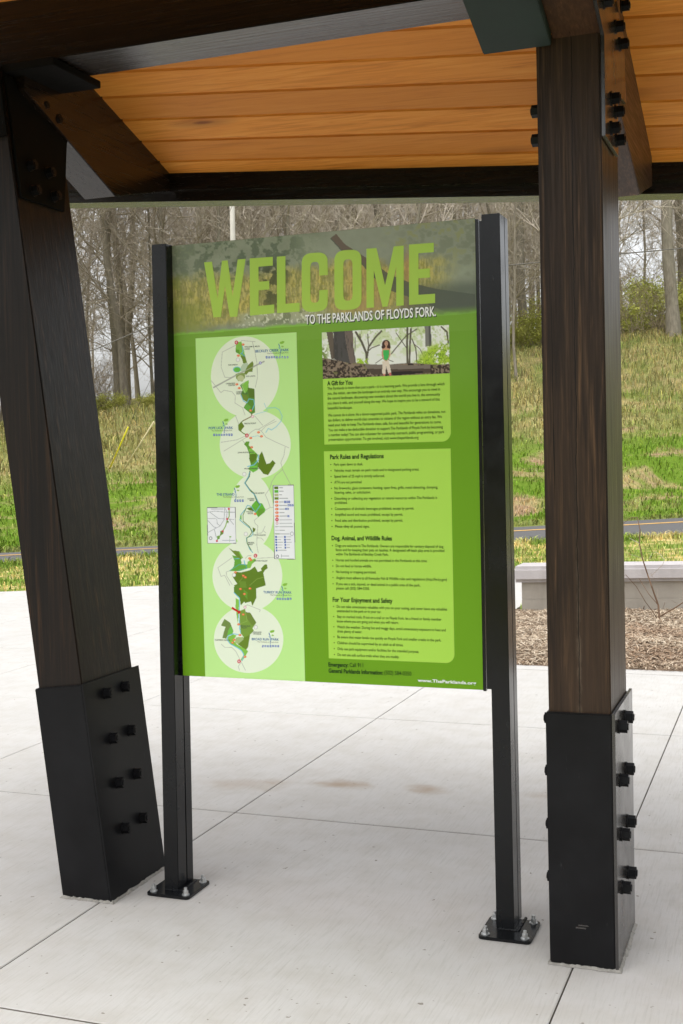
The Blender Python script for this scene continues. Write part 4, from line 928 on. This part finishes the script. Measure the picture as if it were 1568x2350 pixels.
for r, x, y in ((2, 700, 233), (2, 640, 370), (2, 620, 728), (2, 650, 775), (2, 790, 1055), (2, 888, 1328), (2, 925, 1378), (2, 790, 1398), (2, 800, 1515), (3, 842, 710), (4, 770, 270), (4, 785, 290), (4, 590, 445), (4, 690, 488), (4, 715, 508), (4, 652, 655), (4, 772, 650), (4, 702, 718), (4, 686, 976), (4, 628, 1100), (4, 643, 1235), (4, 568, 1295), (4, 550, 1330), (4, 705, 1510)): dot(r, x, y)
for r, x, y in ((2, 617, 207), (2, 743, 1367), (3, 843, 1235), (4, 630, 1568)): cv.zoom(r); cv.ell(x, y, 22, 24, RED, 1, .1)
for r, x, y in ((2, 815, 1130), (4, 708, 885)): cv.zoom(r); cv.ell(x, y, 18, 18, (214, 150, 170), 1, .1); cv.ell(x, y, 12, 12, (240, 226, 226), 1, .1)
for r, x, y in ((2, 635, 422), (2, 708, 1850), (3, 724, 962), (4, 572, 478), (4, 842, 1138)): cv.zoom(r); cv.ell(x, y, 24, 26, (170, 174, 168), 1, .06); cv.ell(x, y, 20, 22, (238, 240, 234), 1, .06)
cv.zoom(2); cv.ell(914, 463, 16, 18, (120, 120, 200), 1, .2); cv.ell(914, 463, 9, 10, (226, 226, 240), 1, .2)
def sprig(r, x, y, k=1.0):
    cv.zoom(r); T_ = lambda pts: [(x+a*k, y+b*k) for a, b in pts]
    cv.line(T_([(-12, -95), (0, -60), (5, -10), (2, 40)]), 7, (60, 130, 180)); cv.line(T_([(2, -40), (-16, -58)]), 5, (60, 130, 180)); cv.line(T_([(-14, -100), (-8, -75)]), 9, (40, 90, 160))
    cv.poly(T_([(-8, -112), (10, -132), (40, -138), (58, -132), (45, -108), (15, -100)]), (132, 190, 60)); cv.poly(T_([(12, -68), (28, -82), (50, -72), (36, -58)]), (150, 196, 90))
for r, x, y in ((2, 1160, 330), (2, 457, 1292), (3, 597, 485), (4, 1185, 722), (4, 1023, 1312)): sprig(r, x, y)
def icons(r, x0, x1, y, n):
    cv.zoom(r)
    for i in range(n):
        x = x0+(x1-x0)*i/(n-1); cv.poly([(x-11, y-13), (x+11, y-13), (x+11, y+13), (x-11, y+13)], (70, 104, 178)); cv.ell(x, y, 4.5, 7, (214, 224, 236), 1, .3)
icons(2, 993, 1255, 393, 9); icons(2, 333, 550, 1357, 8); icons(3, 594, 688, 543, 4); icons(4, 1120, 1280, 783, 6); icons(4, 933, 1122, 1378, 7)
def frame(r, a, b, c, d, brd=6):
    cv.zoom(r); cv.poly([a, b, c, d], (92, 96, 100)); cx, cy = sum(p[0] for p in (a, b, c, d))/4, sum(p[1] for p in (a, b, c, d))/4
    cv.poly([(p[0]-brd*np.sign(p[0]-cx), p[1]-brd*np.sign(p[1]-cy)) for p in (a, b, c, d)], (238, 241, 243))
frame(3, (237, 625), (595, 622), (603, 1080), (242, 1080)); frame(3, (1065, 352), (1328, 347), (1343, 1285), (1080, 1278))
cv.zoom(3)
for p in ([(240, 688), (330, 672), (460, 685), (590, 688)], [(460, 630), (452, 780), (400, 860), (320, 900), (245, 942)], [(280, 690), (380, 765), (450, 770)], [(360, 770), (365, 830), (400, 855)], [(250, 790), (320, 870), (350, 880)], [(330, 905), (352, 1000)], [(470, 640), (490, 690), (480, 770), (575, 780)], [(520, 780), (570, 840)]): cv.line(p, 7, (168, 172, 176))
cv.line([(515, 640), (515, 740), (490, 790), (470, 860), (430, 930), (420, 960), (380, 1000), (360, 1045)], 13, (140, 180, 90)); cv.poly([(480, 790), (512, 800), (500, 830)], (110, 150, 50)); cv.poly([(405, 920), (445, 920), (440, 960), (400, 975)], (100, 140, 50)); cv.poly([(360, 985), (400, 980), (395, 1020), (365, 1030)], (110, 160, 60))
for x, y in ((512, 645), (490, 772), (433, 926), (360, 1047)): cv.ell(x, y, 13, 13, (210, 60, 80), 1, .2)
cv.ell(282, 1012, 20, 22, (130, 134, 138), 1, .1); cv.ell(282, 1012, 13, 15, (236, 238, 240), 1, .1); cv.line([(525, 1000), (518, 1060)], 5, (140, 180, 130)); cv.ell(528, 995, 14, 8, (130, 176, 80), 1, .2); cv.line([(430, 1042), (510, 1042)], 9, (150, 160, 176), .7); cv.line([(525, 1042), (580, 1042)], 9, (150, 160, 176), .7); cv.line([(292, 645), (440, 645)], 9, (120, 122, 126), .6); cv.line([(250, 766), (345, 766)], 8, (150, 152, 156), .6)
for i, cc in enumerate((DG, (96, 190, 52), (190, 192, 148), (110, 144, 30))):
    y = 384+i*44.5; cv.poly([(1083+i, y-17), (1133+i, y-17), (1133+i, y+17), (1083+i, y+17)], cc); cv.line([(1146+i, y), (1146+i+(40, 48, 26, 100)[i], y)], 10, (130, 134, 138), .7)
for i in range(5):
    y = 562+i*44.5; cv.ell(1111+i, y, 22, 15, ORG, 1, .2); cv.ell(1108+i, y, 9, 6, (240, 200, 160), 1, .3); cv.line([(1146+i, y), (1146+i+(50, 90, 62, 56, 92)[i], y)], 10, (130, 134, 138), .7)
    for j in range((3, 3, 2, 0, 1)[i]): x = (1217, 1258, 1228, 0, 1258)[i]+j*26; cv.poly([(x-11, y-13), (x+11, y-13), (x+11, y+13), (x-11, y+13)], (70, 104, 178)); cv.ell(x, y, 4, 6, (220, 226, 240), 1, .3)
cv.ell(1114, 783, 21, 23, RED, 1, .1); cv.ell(1114, 783, 8, 9, (246, 220, 224), 1, .2); cv.ell(1115, 830, 16, 17, (206, 150, 160), 1, .1); cv.ell(1115, 830, 10, 11, (240, 232, 232), 1, .2)
for y, x1 in ((786, 1298), (831, 1300), (874, 1312), (919, 1208), (964, 1268)): cv.line([(1150, y), (x1, y)], 9, (134, 138, 142), .65)
cv.line([(1092, 874), (1138, 870)], 7, (150, 154, 158)); cv.line([(1092, 918), (1140, 918)], 5, (170, 174, 178)); cv.line([(1092, 962), (1142, 962)], 10, DG); cv.ell(1301, 962, 21, 26, (130, 134, 138), 1, .06); cv.ell(1301, 962, 16, 21, (238, 240, 242), 1, .06)
for i in range(6):
    y = 1001+i*33.5; cv.poly([(1092+i, y-12), (1113+i, y-12), (1113+i, y+12), (1092+i, y+12)], (70, 104, 178)); cv.line([(1120+i, y), ((1188, 1160, 1185, 1183, 1170, 1230)[i], y)], 8, (140, 144, 148), .65)
    if i < 5: cv.poly([(1203+i, y-12), (1224+i, y-12), (1224+i, y+12), (1203+i, y+12)], (70, 104, 178)); cv.line([(1232+i, y), ((1288, 1282, 1296, 1270, 1272)[i], y)], 8, (140, 144, 148), .65)
cv.ell(1118, 1245, 20, 22, (110, 114, 118), 1, .06); cv.ell(1118, 1245, 12, 14, (238, 240, 242), 1, .06); cv.line([(1168, 1240), (1262, 1241)], 6, (110, 114, 118)); cv.line([(1168, 1222), (1168, 1258)], 5, (110, 114, 118))
cv.zoom(4); cv.poly([(548, 878), (634, 932), (642, 918), (655, 962), (612, 968), (620, 952), (535, 900)], (200, 24, 24))
cv.build('map_graphic', printed, pan, .0013)

# lettering
TC = {}
def text_geo(s, bold):
    k = (s, bold)
    if k in TC: return TC[k]
    cu = bpy.data.curves.new('t', 'FONT'); cu.body = s; cu.resolution_u = 3; cu.offset = bold
    o = bpy.data.objects.new('t', cu); COL.objects.link(o); bpy.context.view_layer.update()
    me = bpy.data.meshes.new_from_object(o.evaluated_get(bpy.context.evaluated_depsgraph_get()))
    V = np.array([v.co[:2] for v in me.vertices]); Fq = [tuple(p.vertices) for p in me.polygons]
    bpy.data.objects.remove(o); bpy.data.curves.remove(cu); bpy.data.meshes.remove(me)
    TC[k] = (V, Fq); return TC[k]
CAPH = text_geo('H', 0)[0][:, 1].max()
class Letter:
    def __init__(s): s.mb = MB()
    def t(s, r, x0, y0, x1, y1, cap, txt, bold=0.0, d=.0018, sh=(0, 0)):
        a, b = Vector(uvp(sp2(r, x0+sh[0], y0+sh[1]))), Vector(uvp(sp2(r, x1+sh[0], y1+sh[1]))); up = Vector(uvp(sp2(r, x0, y0-cap))); h = abs(up.y-uvp(sp2(r, x0, y0))[1])
        V, Fq = text_geo(txt, bold); x_0, x_1 = V[:, 0].min(), V[:, 0].max(); dr = b-a; dr.y *= .5; L_ = dr.length; dr.normalize(); nr = Vector((dr.y, -dr.x))
        P = [a+dr*((q[0]-x_0)/(x_1-x_0)*L_)+nr*(q[1]/CAPH*h) for q in V]
        s.mb.add([world(p.x, p.y, d) for p in P], Fq); return s
    def build(s, name, mat): return s.mb.build(name, mat, pan, fix=False)
dark = ink('printed_dark_green_ink', lin(30, 62, 18)); white = ink('printed_white_ink', lin(246, 248, 246)); blue = ink('printed_blue_ink', lin(38, 104, 160)); grey = ink('printed_grey_ink', lin(78, 90, 76)); shade = ink('printed_shadow_ink', lin(52, 58, 48))
T5 = Letter(); B = .004
T5.t(5, 148, 668, 405, 661, 43, 'A Gift for You', .028)
for x0, y0, x1, y1, s in ((150, 713, 1343, 675, 'The Parklands is more than just a park\u2014it is a learning park. We provide a lens through which'), (150, 763, 1298, 727, 'you, the visitor, can view the landscape in an entirely new way. We encourage you to revel in'), (150, 812, 1297, 780, 'the natural landscape, discovering new wonders about the world you live in, the community'), (150, 862, 1293, 830, 'you share it with, and yourself along the way. We hope to inspire you to be a steward of this'), (153, 912, 403, 908, 'beautiful landscape.'),
    (155, 985, 1352, 955, 'We cannot do it alone. As a donor-supported public park, The Parklands relies on donations, not'), (155, 1035, 1315, 1008, 'tax dollars, to deliver world-class amenities to citizens of the region without an entry fee. We'), (157, 1085, 1310, 1060, 'need your help to keep The Parklands clean, safe, fun and beautiful for generations to come.'), (158, 1135, 1325, 1112, 'You can make a tax-deductible donation to support The Parklands of Floyds Fork by becoming'), (160, 1185, 1340, 1160, 'a member today! You can also volunteer for community outreach, public programming, or park'), (160, 1232, 1078, 1217, 'preservation opportunities. To get involved, visit www.theparklands.org')):
    T5.t(5, x0, y0, x1, y1, 28, s, B)
T5.build('gift_lettering', dark)
T6 = Letter(); T6.t(6, 174, 140, 722, 133, 44, 'Park Rules and Regulations', .028).t(6, 188, 968, 805, 975, 43, 'Dog, Animal, and Wildlife Rules', .028).t(7, 172, 330, 706, 345, 38, 'For Your Enjoyment and Safety', .028)
for r, x0, y0, x1, y1, s, bx in ((6, 214, 208, 512, 206, 'Park open dawn to dusk.', 182), (6, 216, 270, 1085, 262, 'Vehicles must remain on park roads and in designated parking areas.', 184), (6, 217, 330, 732, 327, 'Speed limit of 25 mph is strictly enforced.', 184), (6, 218, 390, 495, 388, 'ATVs are not permitted', 186), (6, 218, 450, 1275, 447, 'No fireworks, glass containers, hunting, open fires, grills, metal detecting, dumping,', 188), (6, 220, 494, 590, 493, 'littering, sales, or solicitation.', 0), (6, 220, 555, 1267, 553, 'Disturbing or collecting any vegetation or natural resources within The Parklands is', 189), (6, 222, 598, 350, 598, 'prohibited.', 0), (6, 222, 660, 1032, 660, 'Consumption of alcoholic beverages prohibited, except by permit.', 190), (6, 223, 720, 918, 722, 'Amplified sound and music prohibited, except by permit.', 191), (6, 225, 780, 918, 783, 'Food sales and distribution prohibited, except by permit.', 192), (6, 225, 840, 577, 843, 'Please obey all posted signs.', 193),
    (6, 229, 1037, 1331, 1057, 'Dogs are welcome in The Parklands. Owners are responsible for sanitary disposal of dog', 196), (6, 230, 1080, 1340, 1098, 'feces and for keeping their pets on leashes. A designated off-leash play area is provided', 0), (6, 231, 1124, 768, 1131, 'within The Barklands of Beckley Creek Park.', 0), (6, 231, 1185, 1167, 1199, 'Horses and hoofed animals are not permitted in the Parklands at this time.', 199), (6, 232, 1245, 597, 1250, 'Do not feed or harass wildlife.', 200), (6, 233, 1305, 643, 1312, 'No hunting or trapping permitted.', 201),
    (7, 204, 128, 1190, 152, 'Anglers must adhere to all Kentucky Fish & Wildlife rules and regulations (http://fw.ky.gov)', 175), (7, 205, 182, 953, 200, 'If you see a sick, injured, or dead animal in a public area of the park,', 176), (7, 205, 221, 502, 227, 'please call (502) 584-0350.', 0), (7, 208, 385, 1193, 417, 'Do not take unnecessary valuables with you on your outing, and never leave any valuables', 180), (7, 210, 424, 605, 435, 'unattended in the park or in your car.', 0), (7, 210, 475, 1142, 507, 'Stay on marked trails. If out on a trail or on Floyds Fork, let a friend or family member', 181), (7, 210, 516, 760, 531, 'know where you are going and when you will return.', 0), (7, 211, 567, 1180, 602, 'Watch the weather. During hot and muggy days, avoid unnecessary exposure to heat and', 182), (7, 212, 607, 435, 613, 'drink plenty of water.', 0), (7, 213, 657, 1140, 693, 'Be aware that water levels rise quickly on Floyds Fork and smaller creeks in the park.', 183), (7, 213, 710, 802, 733, 'Children should be supervised by an adult at all times.', 184), (7, 214, 763, 942, 793, 'Only use park equipment and/or facilities for the intended purpose.', 185), (7, 215, 816, 765, 840, 'Do not use soft surface trails when they are muddy.', 186)):
    T6.t(r, x0, y0, x1, y1, 27 if r == 6 else 24, s, B)
    if bx:
        c0 = Vector(uvp(sp2(r, bx, y0-12))); T6.mb.add([world(c0.x+.0018*math.cos(a), c0.y+.0018*math.sin(a), .0018) for a in np.arange(0, 6.2, .7)], [tuple(range(9))])
T6.t(7, 133, 910, 310, 915, 36, 'Emergency:', .028).t(7, 322, 915, 443, 920, 36, 'Call 911', .004).t(7, 134, 965, 620, 985, 36, 'General Parklands Information:', .028).t(7, 632, 985, 873, 1000, 36, '(502) 584-0350', .004)
T6.build('rules_lettering', dark)
TW = Letter(); TW.t(1, 684, 525, 1292, 490, 41, 'TO THE PARKLANDS OF FLOYDS FORK.', .02, .0022)
TW.build('subtitle_lettering', white); TW = Letter().t(7, 930, 1052, 1452, 1085, 27, 'www.TheParklands.org', .02); TW.build('web_address_lettering', white)
for r, x, y in ((2, 617, 218), (2, 743, 1378), (3, 843, 1246), (4, 630, 1579)): Letter().t(r, x-9, y, x+9, y, 22, 'G', .03).build('map_pin_letter', white)
Letter().t(1, 684, 525, 1292, 490, 41, 'TO THE PARKLANDS OF FLOYDS FORK.', .024, .0018, (3, 4)).build('shadow_lettering', shade)
for r, x0, y0, x1, y1, c, s in ((2, 855, 333, 1148, 323, 31, 'BECKLEY CREEK'), (2, 1175, 321, 1272, 317, 31, 'PARK'), (2, 265, 1287, 445, 1286, 30, 'POPE LICK'), (2, 473, 1285, 570, 1284, 30, 'PARK'), (3, 360, 479, 585, 477, 29, 'THE STRAND'), (4, 940, 710, 1172, 714, 29, 'TURKEY RUN'), (4, 1200, 715, 1295, 718, 29, 'PARK'), (4, 793, 1301, 1010, 1304, 29, 'BROAD RUN'), (4, 1037, 1306, 1133, 1309, 29, 'PARK')): Letter().t(r, x0, y0, x1, y1, c, s, .014).build('park_name_lettering', blue)
TG = Letter()
for r, x0, y0, x1, y1 in ((2, 1000, 353, 1268, 344), (2, 303, 1313, 562, 1310), (3, 440, 503, 700, 503), (4, 1027, 739, 1292, 745), (4, 862, 1329, 1128, 1336)): TG.t(r, x0, y0, x1, y1, 15, 'The Parklands of Floyds Fork', 0)
for r, x0, y0, x1, y1, s in ((2, 718, 270, 908, 266, 'WILLIAM F. MILES'), (2, 718, 297, 783, 296, 'LAKES'), (2, 512, 495, 632, 492, 'THE OXBOW'), (2, 735, 637, 850, 634, 'EGG LAWN'), (2, 482, 726, 595, 724, 'CREEKSIDE'), (2, 515, 748, 598, 746, 'CENTER'), (2, 612, 832, 708, 830, 'HUMANA'), (2, 612, 853, 757, 850, 'GRAND ALLEE'), (2, 706, 1226, 860, 1224, 'TRESTLE POINT'), (2, 628, 1588, 830, 1585, 'JOHN FLOYD FIELDS'), (2, 710, 1790, 900, 1788, 'PRAIRIE PRESERVE'), (3, 832, 458, 960, 457, 'THE ASCENT'), (3, 747, 528, 832, 526, 'CATFISH'), (3, 775, 548, 832, 547, 'BEND'), (3, 730, 690, 815, 692, 'WALNUT'), (3, 747, 712, 815, 712, 'GROVE'), (3, 815, 982, 972, 986, 'THE PALISADES'), (3, 753, 1078, 833, 1082, 'MUSSEL'), (3, 753, 1100, 810, 1102, 'BEND'), (3, 822, 1306, 995, 1310, 'SEATON VALLEY'), (4, 650, 1128, 775, 1130, 'BROAD RUN'), (4, 652, 1150, 733, 1151, 'VALLEY'), (4, 806, 1207, 915, 1209, 'HIGHLAND'), (4, 806, 1228, 910, 1233, 'CROSSING'), (4, 330, 1302, 520, 1306, 'CLIFFSIDE CENTER')): TG.t(r, x0, y0, x1, y1, 16, s, .016)
TG.build('map_lettering', grey)

# WELCOME: tall condensed capitals
t = NT('printed_lime_letters'); tr_ = t.n('ShaderNodeBsdfTransparent'); mx = t.n('ShaderNodeMixShader'); mx.inputs[0].default_value = .82
t.fin(lin(186, 226, 96), .42, .2); t.t.links.new(tr_.outputs[0], mx.inputs[1]); t.t.links.new(t.b.outputs[0], mx.inputs[2]); t.t.links.new(mx.outputs[0], t.out.inputs[0]); lime = t.m
WL_ = MB()
def glyph(polys, x0, x1, yt0, yb0, yt1, yb1):
    def mp(a, b): x = x0+(x1-x0)*a; yt = yt0+(yt1-yt0)*a; yb = yb0+(yb1-yb0)*a; return pt(1, x, yb+(yt-yb)*b, .0022)
    for vs, fs in polys: WL_.add([mp(a, b) for a, b in vs], fs)
def P1(v): return (v, [tuple(range(len(v)))])
gE = [P1([(0, 0), (1, 0), (1, .155), (.36, .155), (.36, .43), (.80, .43), (.80, .58), (.36, .58), (.36, .845), (.95, .845), (.95, 1), (0, 1)])]
gL = [P1([(0, 0), (1, 0), (1, .155), (.38, .155), (.38, 1), (0, 1)])]
gW = [P1([(0, 1), (.19, 1), (.325, .33), (.43, 1), (.57, 1), (.685, .36), (.81, 1), (1, 1), (.79, 0), (.615, 0), (.50, .55), (.40, 0), (.22, 0)])]
gM = [P1([(0, 0), (.20, 0), (.20, .62), (.43, 0), (.565, 0), (.80, .66), (.80, 0), (1, 0), (1, 1), (.735, 1), (.50, .36), (.27, 1), (0, 1)])]
def ring_(full):
    n = 40; o, i_ = [], []
    for k in range(n+1):
        a = 2*math.pi*k/n; ca, sa = math.cos(a), math.sin(a)
        sg_ = lambda c_, e: math.copysign(abs(c_)**e, c_)
        ro, ri = .19, .12
        o.append((.5+.5*sg_(ca, .62), (1-ro if sa > 0 else ro)+ro*sg_(sa, .8)*1.0 if abs(sa) > 1e-6 else .5))
        i_.append((.5+.17*sg_(ca, .62), (1-.155-ri if sa > 0 else .155+ri)+ri*sg_(sa, .8) if abs(sa) > 1e-6 else .5))
    fs = []
    for k in range(n):
        q = [o[k], o[k+1], i_[k+1], i_[k]]
        if not full and (k < 2 or k >= n-2): continue
        fs.append((k, k+1, n+1+k+1, n+1+k))
    return [(o+i_, fs)]
gO = ring_(True)
gC = ring_(False); o2, i2, o3, i3 = gC[0][0][2], gC[0][0][43], gC[0][0][38], gC[0][0][79]
gC = [gC[0], P1([o2, i2, (.67, .61), (1, .61)]), P1([o3, i3, (.67, .36), (1, .36)])]
glyph(gW, 215, 408, 237, 492, 222, 488); glyph(gE, 427, 540, 220, 485, 213, 474); glyph(gL, 553, 658, 213, 474, 205, 467); glyph(gC, 668, 790, 199, 472, 192, 465); glyph(gO, 820, 946, 187, 464, 180, 457); glyph(gM, 969, 1142, 179, 452, 165, 441); glyph(gE, 1167, 1288, 160, 439, 152, 431)
WL_.build('welcome_lettering', lime, pan, fix=False)
